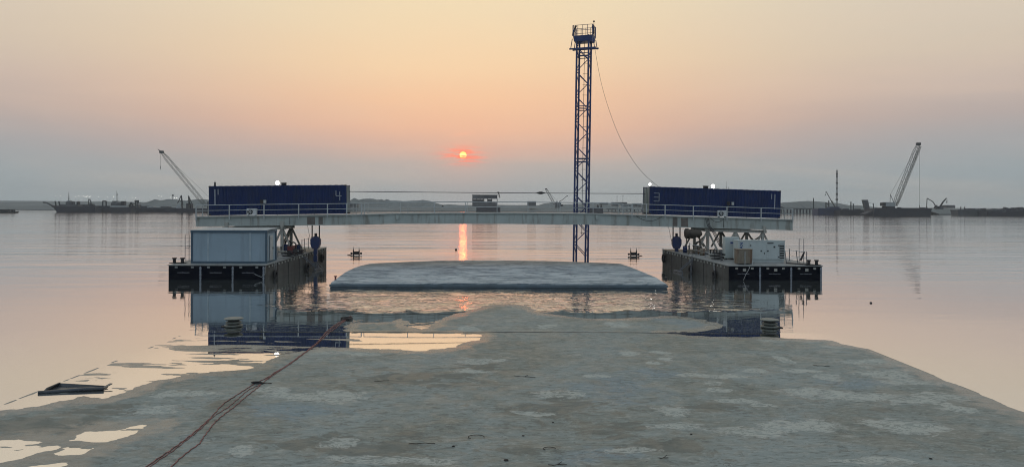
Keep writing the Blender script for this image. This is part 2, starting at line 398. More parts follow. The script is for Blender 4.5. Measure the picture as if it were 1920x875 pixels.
# ================================================================== SETTING
# ---- water
def make_water():
    m = bpy.data.materials.new('water'); m.use_nodes = True
    t = NT(m.node_tree); t.n.clear()
    o = t.new('ShaderNodeOutputMaterial')
    g = t.new('ShaderNodeNewGeometry'); P = g.outputs['Position']
    sp = t.new('ShaderNodeSeparateXYZ'); t.link(P, sp.inputs[0]); X, Y = sp.outputs[0], sp.outputs[1]
    # regions: calm pool over the deck, stirred water by the slab, open water
    ax = t.math('ABSOLUTE', X)
    edge = t.noise(P, 0.25, 3)
    yj = t.math('ADD', Y, t.math('MULTIPLY', t.math('SUBTRACT', edge, 0.5), 4.0))
    stir = t.math('MULTIPLY', t.mapr(yj, 38.6, 41.2), t.math('SUBTRACT', 1.0, t.mapr(yj, 50.5, 60.0)))
    stir = t.math('MULTIPLY', stir, t.math('SUBTRACT', 1.0, t.mapr(t.math('MULTIPLY_ADD', t.noise(P, 0.4, 3), 5.0, ax), 13.5, 18.5)))
    pool = t.math('MULTIPLY', t.math('SUBTRACT', 1.0, t.mapr(Y, 32.5, 33.2)), t.math('SUBTRACT', 1.0, t.mapr(ax, 12.0, 15.0)))
    far = t.mapr(Y, 26.0, 100.0)
    wind = t.noise(P, 1.0, 4, 0.6, 0.3, (0.008, 0.05, 1))
    # wave heights in metres
    n_s = t.noise(P, 1.0, 3, 0.5, 0.2, (1.6, 3.0, 1))
    n_l = t.noise(P, 1.0, 4, 0.55, 0.6, (0.045, 0.30, 1))
    n_m = t.noise(P, 1.0, 3, 0.5, 0.3, (0.45, 0.9, 1))
    mp = t.new('ShaderNodeMapping'); t.link(P, mp.inputs[0])
    # fanned bow waves spreading from the middle: rotate with the sign of x by using |x|
    cx = t.new('ShaderNodeCombineXYZ'); t.link(t.math('MULTIPLY', ax, 0.5), cx.inputs[0]); t.link(t.math('MULTIPLY_ADD', ax, 0.42, Y), cx.inputs[1])
    n_b = t.noise(cx.outputs[0], 1.0, 3, 0.5, 1.1, (0.5, 2.0, 1))
    patchy = t.mapr(t.noise(P, 0.5, 3, 0.6), 0.35, 0.62, 0.25, 1.0)
    h = t.math('MULTIPLY', n_s, t.math('MULTIPLY_ADD', far, 0.0060, 0.0018))
    h = t.math('ADD', h, t.math('MULTIPLY', n_m, t.math('MULTIPLY_ADD', far, 0.018, 0.0042)))
    h = t.math('ADD', h, t.math('MULTIPLY', n_l, t.math('MULTIPLY', far, 0.12)))
    h = t.math('MULTIPLY', h, t.math('SUBTRACT', 1.0, t.math('MULTIPLY', pool, 0.93)))
    h = t.math('MULTIPLY', h, t.mapr(wind, 0.3, 0.7, 0.5, 1.4))
    h = t.math('ADD', h, t.math('MULTIPLY', t.math('MULTIPLY', n_b, t.math('MULTIPLY', stir, patchy)), 0.052))
    bn = t.new('ShaderNodeBump'); bn.inputs['Distance'].default_value = 1.0; bn.inputs['Strength'].default_value = 1.0
    t.link(h, bn.inputs['Height'])
    rough = t.math('MULTIPLY', far, t.mapr(wind, 0.35, 0.65, 0.02, 0.07))
    rough = t.math('ADD', rough, 0.018)
    lw = t.new('ShaderNodeLayerWeight'); lw.inputs[0].default_value = 0.5; t.link(bn.outputs[0], lw.inputs[1])
    fac = t.math('MULTIPLY_ADD', t.math('POWER', lw.outputs['Facing'], 1.3), 0.72, t.math('MULTIPLY_ADD', pool, 0.09, 0.26))
    gl = t.new('ShaderNodeBsdfGlossy'); t.link(rough, gl.inputs['Roughness']); t.link(bn.outputs[0], gl.inputs['Normal'])
    gl.inputs[0].default_value = (0.98, 0.98, 0.98, 1)
    df = t.new('ShaderNodeBsdfDiffuse')
    silt = t.noise(P, 0.08, 4, 0.6)
    t.link(t.ramp(silt, [(0.35, (0.075, 0.098, 0.092)), (0.65, (0.115, 0.13, 0.115))]), df.inputs[0])
    mx = t.new('ShaderNodeMixShader'); t.link(fac, mx.inputs[0]); t.link(df.outputs[0], mx.inputs[1]); t.link(gl.outputs[0], mx.inputs[2])
    t.link(mx.outputs[0], o.inputs[0])
    return m
WATER = make_water()
mb = MB(); mb.add([(-2900, -60, 0), (2900, -60, 0), (2900, 2700, 0), (-2900, 2700, 0)], [(0, 1, 2, 3)])
solo('water', mb, WATER, kind='structure')
mb = MB(); mb.add([(-2900, -60, -0.9), (2900, -60, -0.9), (2900, 2700, -0.9), (-2900, 2700, -0.9)], [(0, 1, 2, 3)])
solo('ground', mb, FARH, kind='structure')

# ---- foreground deck, awash
DRY = [(0, 768), (35, 766), (60, 762), (72, 761), (95, 756), (110, 752), (135, 748), (155, 740), (165, 742), (187, 744), (195, 747), (212, 742), (230, 736), (250, 727), (266, 722), (290, 713), (317, 709),
       (350, 701), (396, 695), (440, 693), (473, 690), (484, 686), (498, 677), (512, 671), (540, 662), (588, 654), (625, 652), (660, 652), (700, 653), (732, 654), (760, 656), (797, 656), (825, 654),
       (854, 650), (875, 641), (890, 637), (899, 629), (887, 625.4), (780, 624.8), (660, 624.4), (650, 620), (646, 614), (652, 609), (662, 605), (700, 604), (732, 603), (745, 597), (756, 595), (765, 603), (768, 612), (790, 617), (812, 609),
       (822, 601), (840, 592), (860, 586), (876, 583), (900, 575), (919, 571), (940, 571), (959, 570), (985, 573), (1000, 580), (1015, 586), (1060, 592), (1110, 597), (1160, 597), (1210, 594), (1240, 592), (1270, 591),
       (1310, 597), (1340, 604), (1355, 612), (1342, 617), (1325, 620), (1290, 622), (1258, 624.5), (1290, 628.5), (1340, 630), (1395, 632), (1440, 631), (1470, 634), (1500, 635), (1530, 636), (1560, 638),
       (1580, 644), (1600, 648), (1640, 655), (1670, 664), (1700, 680), (1960, 790)]
poly = [(-24, 19.0)] + [tuple(G(x, y)[:2]) for x, y in DRY] + [(26, 18), (26, -14), (-24, -14)]
H1 = [(-60, 838), (0, 826), (25, 825), (50, 828), (86, 830), (115, 828), (142, 819), (173, 808), (223, 805), (245, 801), (266, 799), (274, 803), (252, 812), (230, 819), (202, 826), (180, 834), (160, 843), (144, 850), (110, 852),
      (104, 848), (116, 840), (112, 836), (90, 842), (72, 848), (40, 858), (0, 866), (-60, 872)]
H2 = [(20, 880), (60, 872), (119, 868), (122, 872), (100, 880), (60, 890)]
H3 = [(1585, 656), (1620, 660), (1632, 664), (1612, 664), (1592, 661)]
holes = [[tuple(G(x, y)[:2]) for x, y in H] for H in (H1, H2)]
def sdist(px, py, poly):
    d2 = np.full(px.shape, 1e9); ins = np.zeros(px.shape, bool); n = len(poly)
    for i in range(n):
        ax_, ay_ = poly[i]; bx_, by_ = poly[(i + 1) % n]
        ex, ey = bx_ - ax_, by_ - ay_; L = ex * ex + ey * ey + 1e-12
        t = np.clip(((px - ax_) * ex + (py - ay_) * ey) / L, 0, 1)
        dx = px - ax_ - t * ex; dy = py - ay_ - t * ey
        d2 = np.minimum(d2, dx * dx + dy * dy)
        c = ((ay_ > py) != (by_ > py)) & (px < (bx_ - ax_) * (py - ay_) / ((by_ - ay_) + 1e-12) + ax_)
        ins ^= c
    return np.where(ins, 1, -1) * np.sqrt(d2)
DX0, DX1, DY0, DY1 = -14.4, 14.3, -9.0, 44.0
def deck_h(X, Y):
    X = np.asarray(X, float); Y = np.asarray(Y, float)
    wx = 0.34 * fbm(X * 0.9, Y * 1.3, 6, 5); wy = 0.30 * fbm(X * 0.9 + 40, Y * 1.3, 6, 9)
    sd = sdist(X + wx, Y + wy, poly)
    for h_ in holes:
        sd = np.minimum(sd, -sdist(X + wx * 0.8, Y + wy * 0.8, h_))
    left = np.clip((-3.5 - X) / 3.0, 0, 1) * np.clip((32.6 - Y) / 1.5, 0, 1)
    pos = np.minimum(0.030, np.maximum(sd, 0) * 0.022)
    neg = -0.25 * np.minimum(1, -np.minimum(sd, 0) * 0.14)
    # drowned shelf on the left: barely under the surface, with mud streaks breaking through
    st = fbm(X * 0.42 - Y * 0.10, Y * 2.1 + X * 0.2, 5, 21)
    shelf = 0.030 * np.clip(st - 0.060, -0.3, 0.2) + np.maximum(-0.02, np.minimum(sd, 0) * 0.0006)
    neg = neg * (1 - left) + shelf * left
    h = np.where(sd > 0, pos, neg)
    h = h + np.where(sd > 0, 0.010 * fbm(X * 0.35, Y * 1.3, 5, 21) * np.clip(sd * 0.8, 0.0, 1) + np.clip(sd, 0, 3) / 3 * 0.012 * fbm(X * 0.25, Y * 0.25, 3, 33), 0)
    rag = np.exp(-(sd / 0.55) ** 2)
    h = h + 0.015 * rag * np.clip((12.6 - X) / 1.5, 0, 1) * fbm(X * 1.3, Y * 2.4, 6, 77)
    h = np.where(sd > 0.45, np.maximum(h, 0.0025), h)
    # slightly raised outer lip, drowned or dry
    lip = (X < DX0 + 0.10) & (Y < 32.5) & (Y > 19)
    h = np.where(lip & (h < 0.004), 0.022 * fbm(X * 0 + 3, Y * 1.1, 4, 2), h)
    return h
# pale drying patches and dark mud smears seen on the deck: (px, py, half width, half height)
PALE = [(886, 695, 34, 4), (905, 676, 42, 6), (643, 828, 32, 11), (640, 745, 55, 8), (560, 742, 60, 9), (505, 733, 40, 6), (455, 848, 24, 9), (700, 866, 85, 9), (820, 862, 45, 8), (1052, 739, 45, 7),
        (1113, 706, 26, 3), (1178, 664, 17, 5), (1233, 662, 20, 3), (1220, 682, 18, 3), (1243, 674, 14, 3), (1345, 719, 17, 4), (1350, 733, 30, 5), (1470, 675, 12, 7), (1418, 697, 22, 6), (1360, 706, 48, 4),
        (1290, 703, 26, 3), (1380, 754, 50, 4), (1430, 762, 26, 4), (1500, 696, 28, 3), (1560, 709, 32, 5), (1530, 736, 55, 7), (1610, 745, 60, 7), (1720, 750, 45, 9), (1790, 765, 40, 8), (1660, 702, 50, 6),
        (1780, 745, 60, 6), (1640, 680, 60, 6), (1700, 715, 55, 5), (1262, 768, 28, 8), (1500, 800, 75, 10), (1400, 810, 60, 8), (1270, 800, 50, 6), (1640, 865, 90, 6), (1150, 610, 25, 5), (1025, 613, 16, 4),
        (885, 616, 16, 5), (720, 593, 26, 2.5), (350, 740, 60, 6), (300, 770, 50, 8), (600, 660, 60, 6), (680, 664, 40, 5), (1700, 800, 70, 9), (1000, 775, 40, 5), (1180, 845, 60, 7), (1480, 640, 50, 3), (1575, 651, 30, 2)]
MUD = [(760, 710, 120, 16), (900, 690, 60, 10), (1030, 760, 110, 26), (1145, 805, 70, 14), (1170, 820, 45, 7), (700, 840, 120, 22), (1330, 766, 70, 9), (560, 835, 90, 14), (1250, 840, 90, 22), (430, 760, 60, 10), (1660, 772, 40, 6), (980, 845, 50, 10), (60, 800, 120, 18), (200, 770, 80, 10)]
BLUEW = [(1150, 730, 90, 30), (1130, 860, 110, 18), (1230, 700, 70, 14), (1290, 607, 60, 10), (1255, 604, 40, 8), (560, 770, 110, 14), (700, 640, 60, 8), (1600, 720, 60, 10)]
def blobs(L, X, Y, seed):
    out = np.zeros(X.shape)
    wx = 2.6 * fbm(X * 1.1, Y * 1.1, 6, seed); wy = 2.6 * fbm(X * 1.1 + 9, Y * 1.1, 6, seed + 3)
    for px, py, rx, ry in L:
        c = G(px, py); e1 = G(px + rx, py); e2 = G(px, py + ry); e3 = G(px, py - ry)
        ax_ = abs(e1.x - c.x); ay_ = abs(e3.y - e2.y) / 2; k = min(1.0, ax_, ay_) 
        d = ((X + wx * k - c.x) / ax_) ** 2 + ((Y + wy * k - c.y) / ay_) ** 2
        out = np.maximum(out, np.exp(-d * 0.9))
    return out
def make_deck():
    xs = np.linspace(DX0, DX1, 400)
    ys = np.concatenate([np.linspace(DY0, 14, 60)[:-1], np.linspace(14, 34, 330)[:-1], np.linspace(34, DY1, 110)])
    XX, YY = np.meshgrid(xs, ys); H = deck_h(XX, YY)
    ny, nx = XX.shape
    v = np.stack([XX.ravel(), YY.ravel(), H.ravel()], 1)
    f = []
    idx = np.arange(ny * nx).reshape(ny, nx)
    a, b, c, d = idx[:-1, :-1].ravel(), idx[:-1, 1:].ravel(), idx[1:, 1:].ravel(), idx[1:, :-1].ravel()
    f = np.stack([a, b, c, d], 1).tolist(); vs = v.tolist()
    def skirt(loop):
        base = len(vs)
        for i in loop: vs.append([vs[i][0], vs[i][1], -0.7])
        for k in range(len(loop) - 1):
            f.append([loop[k], loop[k + 1], base + k + 1, base + k])
    skirt(idx[:, -1].tolist()); skirt(idx[:, 0].tolist()); skirt(idx[0, :].tolist()); skirt(idx[-1, :].tolist())
    mb = MB(); mb.v = [Vector(q) for q in vs]; mb.f = [tuple(q) for q in f]
    return mb
def deck_mat():
    m = bpy.data.materials.new('wet_concrete_deck'); m.use_nodes = True
    t = NT(m.node_tree); t.n.clear()
    o = t.new('ShaderNodeOutputMaterial'); b = t.new('ShaderNodeBsdfPrincipled'); t.link(b.outputs[0], o.inputs[0])
    g = t.new('ShaderNodeNewGeometry'); P = g.outputs['Position']
    sp = t.new('ShaderNodeSeparateXYZ'); t.link(P, sp.inputs[0])
    def attr(nm):
        n_ = t.new('ShaderNodeAttribute'); n_.attribute_name = nm; return n_.outputs['Fac']
    base = t.noise(P, 0.20, 7, 0.62, 1.2)
    mid = t.noise(P, 1.1, 8, 0.70, 1.6, (0.7, 1.0, 1))
    fine = t.noise(P, 3.0, 8, 0.74, 1.8, (0.55, 0.9, 1))
    grain = t.noise(P, 34.0, 4, 0.7)
    c = t.ramp(base, [(0.38, (0.148, 0.170, 0.150)), (0.47, (0.172, 0.202, 0.186)), (0.53, (0.186, 0.224, 0.214)), (0.62, (0.200, 0.246, 0.242))])
    c = t.mix(t.math('MULTIPLY', t.mapr(attr('blue_wash'), 0.2, 0.9), 0.75), c, (0.150, 0.222, 0.262, 1))
    c = t.mix(t.math('MULTIPLY', t.mapr(mid, 0.525, 0.56), 0.32), c, (0.262, 0.300, 0.282, 1))
    c = t.mix(t.math('MULTIPLY', t.mapr(mid, 0.465, 0.43), 0.34), c, (0.118, 0.138, 0.122, 1))
    c = t.mix(t.math('MULTIPLY', t.mapr(fine, 0.56, 0.58), 0.36), c, (0.32, 0.355, 0.33, 1))
    scr = t.noise(P, 7.0, 6, 0.75, 0.8, (0.35, 1.0, 1))
    c = t.mix(t.math('MULTIPLY', t.mapr(scr, 0.45, 0.41), 0.62), c, (0.085, 0.098, 0.088, 1))
    c = t.mix(t.math('MULTIPLY', t.mapr(scr, 0.56, 0.59), 0.45), c, (0.31, 0.345, 0.325, 1))
    c = t.mix(t.math('MULTIPLY', t.mapr(fine, 0.425, 0.405), 0.55), c, (0.07, 0.082, 0.075, 1))
    # dark brown-grey mud smears
    md = t.math('ADD', t.math('MULTIPLY', attr('mud'), 0.30), t.noise(P, 0.9, 8, 0.68, 1.8, (0.7, 1.0, 1)))
    c = t.mix(t.math('MULTIPLY', t.mapr(md, 0.61, 0.70), 0.70), c, (0.104, 0.112, 0.095, 1))
    # drying patches: pale, ragged, with a lighter rim
    dn = t.math('ADD', t.math('MULTIPLY', attr('dry_patch'), 0.50), t.math('MULTIPLY', t.noise(P, 1.8, 8, 0.70, 1.5, (0.8, 1.1, 1)), 0.8))
    patch = t.mapr(dn, 0.60, 0.635)
    lace = t.mapr(t.noise(P, 4.0, 6, 0.75, 1.8, (0.7, 1.0, 1)), 0.43, 0.53)
    rim = t.math('MULTIPLY', t.mapr(dn, 0.575, 0.60), t.math('SUBTRACT', 1.0, t.mapr(dn, 0.61, 0.64)))
    c = t.mix(t.math('MULTIPLY', t.math('MULTIPLY', patch, t.math('MULTIPLY_ADD', lace, 0.75, 0.25)), 0.85), c, (0.40, 0.425, 0.385, 1))
    c = t.mix(t.math('MULTIPLY', rim, 0.5), c, (0.38, 0.39, 0.36, 1))
    # scattered dark specks and hairline marks
    vor = t.new('ShaderNodeTexVoronoi'); vor.feature = 'F1'; t.link(P, vor.inputs['Vector']); vor.inputs['Scale'].default_value = 1.7
    sc = t.math('MULTIPLY', t.mapr(vor.outputs['Distance'], 0.055, 0.03), t.mapr(t.noise(P, 0.9, 2), 0.50, 0.56))
    c = t.mix(t.math('MULTIPLY', sc, 0.75), c, (0.03, 0.03, 0.03, 1))
    wv = t.noise(P, 0.9, 4, 0.55, 2.2, (0.6, 1.8, 1))
    hair = t.math('SUBTRACT', 1.0, t.mapr(t.math('ABSOLUTE', t.math('SUBTRACT', wv, 0.5)), 0.0, 0.007))
    hair = t.math('MULTIPLY', hair, t.mapr(t.noise(P, 0.7, 3), 0.44, 0.56))
    c = t.mix(t.math('MULTIPLY', hair, 0.85), c, (0.06, 0.062, 0.06, 1))
    c = t.mix(t.math('MULTIPLY', t.mapr(grain, 0.35, 0.7), 0.22), c, (0.24, 0.26, 0.25, 1))
    # soaked margin next to the water
    wet = t.mapr(t.math('MULTIPLY_ADD', t.math('SUBTRACT', mid, 0.5), 0.03, sp.outputs[2]), 0.026, 0.005)
    c = t.mix(t.math('MULTIPLY', wet, 0.55), c, (0.10, 0.115, 0.112, 1))
    t.link(c, b.inputs['Base Color'])
    r = t.mapr(mid, 0.42, 0.58, 0.42, 0.70)
    r = t.math('MULTIPLY', r, t.mapr(wet, 0, 1, 1.0, 0.55))
    r = t.math('ADD', r, t.math('MULTIPLY', patch, 0.2))
    r = t.math('MULTIPLY', r, t.mapr(wet, 0.3, 1, 1.0, 0.8))
    t.link(r, b.inputs['Roughness'])
    t.link(t.mapr(wet, 0.2, 1, 0.14, 0.26), b.inputs['Specular IOR Level'])
    bn = t.new('ShaderNodeBump'); bn.inputs['Distance'].default_value = 0.007; bn.inputs['Strength'].default_value = 0.9
    hh = t.math('ADD', t.math('MULTIPLY', fine, 0.9), t.math('ADD', t.math('MULTIPLY', grain, 0.25), t.math('MULTIPLY', mid, 1.3)))
    t.link(hh, bn.inputs['Height']); t.link(bn.outputs[0], b.inputs['Normal'])
    return m
DECKM = deck_mat()
deck = solo('deck_pavement', make_deck(), DECKM, kind='structure', smooth=True)
co_ = np.array([v.co[:] for v in deck.data.vertices])
for nm, L_, sd_ in (('dry_patch', PALE, 51), ('mud', MUD, 61), ('blue_wash', BLUEW, 71)):
    at_ = deck.data.attributes.new(nm, 'FLOAT', 'POINT'); at_.data.foreach_set('value', blobs(L_, co_[:, 0], co_[:, 1], sd_).astype(np.float32))
# raised steel joint across the deck
mb = MB()
for i in range(60):
    x0 = -13.2 + i * 0.42; x1 = x0 + 0.42
    h0 = max(0.006, float(deck_h(x0, 32.72)) + 0.006) + 0.004 * math.sin(i * 1.7)
    h1 = max(0.006, float(deck_h(x1, 32.72)) + 0.006) + 0.004 * math.sin((i + 1) * 1.7)
    mb.bar((x0, 32.72 - 0.002 * x0, h0), (x1, 32.72 - 0.002 * x1, h1), 0.045, 0.02)
solo('joint_strip', mb, mat('seam_steel', (0.05, 0.055, 0.055), 0.6), 'thin dark steel joint line running across the awash grey deck', 'joint strip', (0, 32.72, 0))

# ---- floating slab in the middle
def slab():
    root = thing('floating_slab', 'pale blue-grey flat slab floating between the two black pontoons', 'slab', (-0.9, 50.4, 0), RAD(-0.1))
    # outline in plan
    pf = [W(620, 536, 50.4), W(1250, 540, 50.4)]
    x0, x1 = pf[0].x, pf[1].x
    rows = []
    n = 60; m_ = 40; vs = []; fs = []
    LX = ([50.4, 56, 59, 62, 64.5, 66.4], [x0, -13.05, -13.3, -13.4, -13.3, -12.95])
    RX = ([50.4, 55, 59.3, 64.5, 67.5], [x1, 10.85, 10.65, 10.35, 10.05])
    for j in range(m_ + 1):
        t = j / m_
        for i in range(n + 1):
            u = i / n
            back = 66.4 + 3.9 * min(1, u / .28) ** .8 if u < .55 else 67.5 + 2.8 * min(1, (1 - u) / .3) ** .7
            y = 50.4 + t * (back - 50.4)
            a, b_ = float(np.interp(y, *LX)), float(np.interp(y, *RX)); x = a + (b_ - a) * u
            z = 0.34 + 0.06 * t + 0.06 * math.sin(math.pi * u) * t + 0.03 * float(fbm(np.array(x * .6), np.array(y * .6), 4, 3)) + (0.05 * float(fbm(np.array(x * .8), np.array(2.0), 3, 8)) if t > .97 else 0)
            vs.append((x, y, z))
    for j in range(m_):
        for i in range(n):
            k = j * (n + 1) + i
            fs.append((k, k + 1, k + n + 2, k + n + 1))
    loop = [i for i in range(n + 1)] + [j * (n + 1) + n for j in range(1, m_ + 1)] + [m_ * (n + 1) + i for i in range(n - 1, -1, -1)] + [j * (n + 1) for j in range(m_ - 1, 0, -1)]
    base = len(vs)
    for k in loop: vs.append((vs[k][0], vs[k][1], -0.3))
    L = len(loop)
    for k in range(L):
        fs.append((loop[k], base + k, base + (k + 1) % L, loop[(k + 1) % L]))
    mbt = MB(); mbt.add(vs, fs)
    ms = bpy.data.materials.new('pale_slab_concrete'); ms.use_nodes = True
    t = NT(ms.node_tree); b = t.n['Principled BSDF']
    g = t.new('ShaderNodeNewGeometry'); P = g.outputs['Position']
    a = t.noise(P, 0.5, 6, 0.7, 1.2, (0.5, 1.0, 1)); c2 = t.noise(P, 1.3, 7, 0.75, 1.6, (0.45, 0.7, 1))
    c = t.ramp(a, [(0.42, (0.13, 0.175, 0.205)), (0.5, (0.25, 0.312, 0.34)), (0.57, (0.37, 0.425, 0.445))])
    c = t.mix(t.math('MULTIPLY', t.mapr(c2, 0.52, 0.58), 0.55), c, (0.42, 0.48, 0.50, 1))
    c = t.mix(t.math('MULTIPLY', t.mapr(c2, 0.47, 0.40), 0.7), c, (0.075, 0.11, 0.14, 1))
    t.link(c, b.inputs['Base Color']); b.inputs['Roughness'].default_value = 0.65; b.inputs['Specular IOR Level'].default_value = 0.3
    bn = t.new('ShaderNodeBump'); bn.inputs['Distance'].default_value = 0.03; t.link(c2, bn.inputs['Height']); t.link(bn.outputs[0], b.inputs['Normal'])
    part('slab_top', mbt, ms, root, local=False, smooth=False)
    e = MB(); e.box(x0 - 0.05, x1 + 0.05, 50.22, 50.38, 0.10, 0.27); e.box(x0 - 0.02, x1 + 0.02, 50.30, 50.39, -0.2, 0.07)
    part('fender_strip', e, mat('slab_fender', (0.10, 0.14, 0.165), 0.6, 0, 0.3, 1.0), root, local=False)
    for px, py in ((629, 525), (1249, 531)):
        q = W(px, py, 52.5); d = MB(); d.lathe([(0.07, 0), (0.06, 0.22), (0.12, 0.24), (0.12, 0.3)], (q.x, q.y, 0.33), 8)
        part('cleat', d, RED if px < 900 else DARK, root, local=False)
    return root
slab()

# ================================================================== GANTRY: yawed local frame (s along, t away, z up)
YAW = math.atan(0.086); CB, SB = math.cos(YAW), math.sin(YAW)
def s_at(px, py, t=0.0):
    a, b = ab(px, py)
    s = (a * (65.8 + t * CB) + t * SB) / (CB - a * SB)
    y = 65.8 + s * SB + t * CB
    return s, CH - b * y
def gw(s, t, z): return Vector((s * CB - t * SB, 65.8 + s * SB + t * CB, z))
MG = Matrix.Translation((0, 65.8, 0)) @ Matrix.Rotation(YAW, 4, 'Z')

brk = [(367, 407, 424), (520, 405, 422.6), (665, 403.2, 421.2), (745, 400.6, 419), (850, 399.8, 419), (960, 399.8, 419.3), (1115, 401, 421), (1205, 404, 423.6), (1340, 408, 427.3), (1487, 412.4, 431.3)]
BS = []
for px, ty, by in brk:
    s, zt = s_at(px, ty); _, zb = s_at(px, by); BS.append((s, zt, zb))
def ztop(s):
    for (a, b) in zip(BS, BS[1:]):
        if s <= b[0]: k = (s - a[0]) / (b[0] - a[0]); return a[1] + (b[1] - a[1]) * k
    return BS[-1][1]
def zbot(s):
    for (a, b) in zip(BS, BS[1:]):
        if s <= b[0]: k = (s - a[0]) / (b[0] - a[0]); return a[2] + (b[2] - a[2]) * k
    return BS[-1][2]
sL, sR = BS[0][0], BS[-1][0]
BW = 4.6
br = thing('bridge_beam', 'long cambered grey steel beam bridge spanning both pontoons', 'bridge', (0, 0, 0), M=MG)
def girder(t0, t1):
    g = MB()
    for (a, b) in zip(BS, BS[1:]):
        # web
        g.add([(a[0], t0 + .06, a[2]), (b[0], t0 + .06, b[2]), (b[0], t0 + .06, b[1] - .1), (a[0], t0 + .06, a[1] - .1),
               (a[0], t1 - .06, a[2]), (b[0], t1 - .06, b[2]), (b[0], t1 - .06, b[1] - .1), (a[0], t1 - .06, a[1] - .1)],
              [(0, 1, 2, 3), (5, 4, 7, 6), (0, 4, 5, 1), (3, 2, 6, 7), (0, 3, 7, 4), (1, 5, 6, 2)])
        # flanges
        for z0, z1, e in ((-.02, .045, 2), (-.1, -.02, 1)):
            za, zb_ = (a[e], b[e])
            g.add([(a[0], t0, za + z0), (b[0], t0, zb_ + z0), (b[0], t0, zb_ + z1), (a[0], t0, za + z1),
                   (a[0], t1, za + z0), (b[0], t1, zb_ + z0), (b[0], t1, zb_ + z1), (a[0], t1, za + z1)],
                  [(0, 1, 2, 3), (5, 4, 7, 6), (0, 4, 5, 1), (3, 2, 6, 7), (0, 3, 7, 4), (1, 5, 6, 2)])
    return g
part('front_girder', girder(0, 0.55), BEAM, br)
part('rear_girder', girder(BW - 0.55, BW), BEAM, br)
g = MB()
for (a, b) in zip(BS, BS[1:]):
    g.add([(a[0], -.06, a[1] - .017), (b[0], -.06, b[1] - .017), (b[0], -.06, b[1] + .05), (a[0], -.06, a[1] + .05),
           (a[0], BW + .06, a[1] - .017), (b[0], BW + .06, b[1] - .017), (b[0], BW + .06, b[1] + .05), (a[0], BW + .06, a[1] + .05)],
          [(0, 1, 2, 3), (5, 4, 7, 6), (0, 4, 5, 1), (3, 2, 6, 7), (0, 3, 7, 4), (1, 5, 6, 2)])
part('deck_plate', g, mat('bridge_deck_edge', (0.34, 0.37, 0.35), 0.6), br)
g = MB()
s = sL + 1
while s < sR: g.box(s, s + .12, .55, BW - .55, zbot(s) + .3, zbot(s) + .6); s += 2.4
part('cross_members', g, BEAM, br)
for px in (745, 1119):
    s_, _ = s_at(px, 405); g = MB(); g.lathe([(0.13, 0), (0.13, 0.12)], (0, 0, 0), 12).xf(Matrix.Translation((s_, 0.0, ztop(s_) - .38)) @ Matrix.Rotation(RAD(90), 4, 'X')); g.box(s_ - .13, s_ + .13, -.11, .05, ztop(s_) - .37, ztop(s_) - .11)
    part('lifting_lug', g, BEAM, br)
for px in (425, 529, 1433):
    s_, _ = s_at(px, 420); g = MB(); g.box(s_ - .14, s_ + .14, -.12, .04, zbot(s_) - .12, zbot(s_) + .32); g.box(s_ - .08, s_ + .08, -.14, -.03, zbot(s_) - .3, zbot(s_) - .12)
    part('bearing_bracket', g, TRES, br)
for px in (474, 543, 553, 1322, 1357):      # web stiffener seams
    s_, _ = s_at(px, 412); g = MB(); g.box(s_ - .012, s_ + .012, 0.03, 0.07, zbot(s_) + .06, ztop(s_) - .12)
    part('web_seam', g, DARK, br)
for px, wpx in ((583, 15), (601, 8), (1266, 9), (1284, 13)):
    s0, _ = s_at(px - wpx / 2, 412); s1, _ = s_at(px + wpx / 2, 412); g = MB(); g.box(s0, s1, 0.045, 0.058, zbot(s0) + .05, ztop(s0) - .11)
    part('stained_plate', g, mat('rust_stained_plate', (0.15, 0.135, 0.12), 0.7, 0, 0.3, 1.5, (0.11, 0.06, 0.04), 0.6, True), br, label='brown rust-stained patch of the girder web')

# ---- hand rails (three stretches at the front, three at the back)
def handrail(label, pxs, t, post_w=0.09, h=0.98, r=0.035, hang=True, ret=None):
    s0 = s_at(pxs[0], 400, t)[0]; s1 = s_at(pxs[-1], 400, t)[0]
    M = Matrix.Translation(gw(s0, t, ztop(s0) + .05)) @ Matrix.Rotation(YAW, 4, 'Z')
    o = thing('handrail', label, 'handrail', (0, 0, 0), M=M, group='handrails along the bridge edges')
    L = lambda s_, t_, z_: (s_ - s0, t_ - t, z_ - ztop(s0) - .05)
    for px in pxs:
        s_ = s_at(px, 400, t)[0]; g = MB()
        s_c = min(max(s_, sL + .03), sR - .03)
        g.bar(L(s_c, t, ztop(s_c) - (.28 if hang else -.05)), L(s_c, t, ztop(s_c) + .05 + h), post_w, post_w * .7)
        part('post', g, RAIL, o)
    for hh, rr in ((h, r), (h * .52, r * .8)):
        g = MB(); ks = [s0] + [b[0] for b in BS if s0 < b[0] < s1] + [s1]
        for a, b in zip(ks, ks[1:]): g.tube(L(a, t, ztop(a) + .05 + hh), L(b, t, ztop(b) + .05 + hh), rr, n=6)
        part('rail', g, RAIL, o)
    if ret:
        s_ = s_at(ret, 400, t)[0]
        g = MB()
        for hh in (h, h * .5): g.tube(L(s_, t, ztop(s_) + .05 + hh), L(s_, BW + .05, ztop(s_) + .05 + hh), r * .9, n=6)
        for tt in (1.5, 3.0): g.bar(L(s_, tt, ztop(s_) + .05), L(s_, tt, ztop(s_) + .05 + h), .06)
        part('end_rail', g, RAIL, o)
    return o
handrail('pale front handrail with hanging posts beside the blue container above the pale cabin', (367.6, 430, 495, 560, 614, 650, 678), -.09, ret=368.5)
handrail('pale front handrail crossing mid-span between the two blue containers', (683, 765, 814, 873, 932, 990, 1050, 1112, 1168), -.02, .06, hang=False, r=.028)
handrail('pale front handrail with hanging posts beside the blue container above the generator', (1185, 1212, 1247, 1300, 1363, 1427, 1486.5), -.09, ret=1486)
handrail('rear handrail behind the blue container above the pale cabin', (380, 450, 520, 590, 662), BW + .03, .06, hang=False, r=.028)
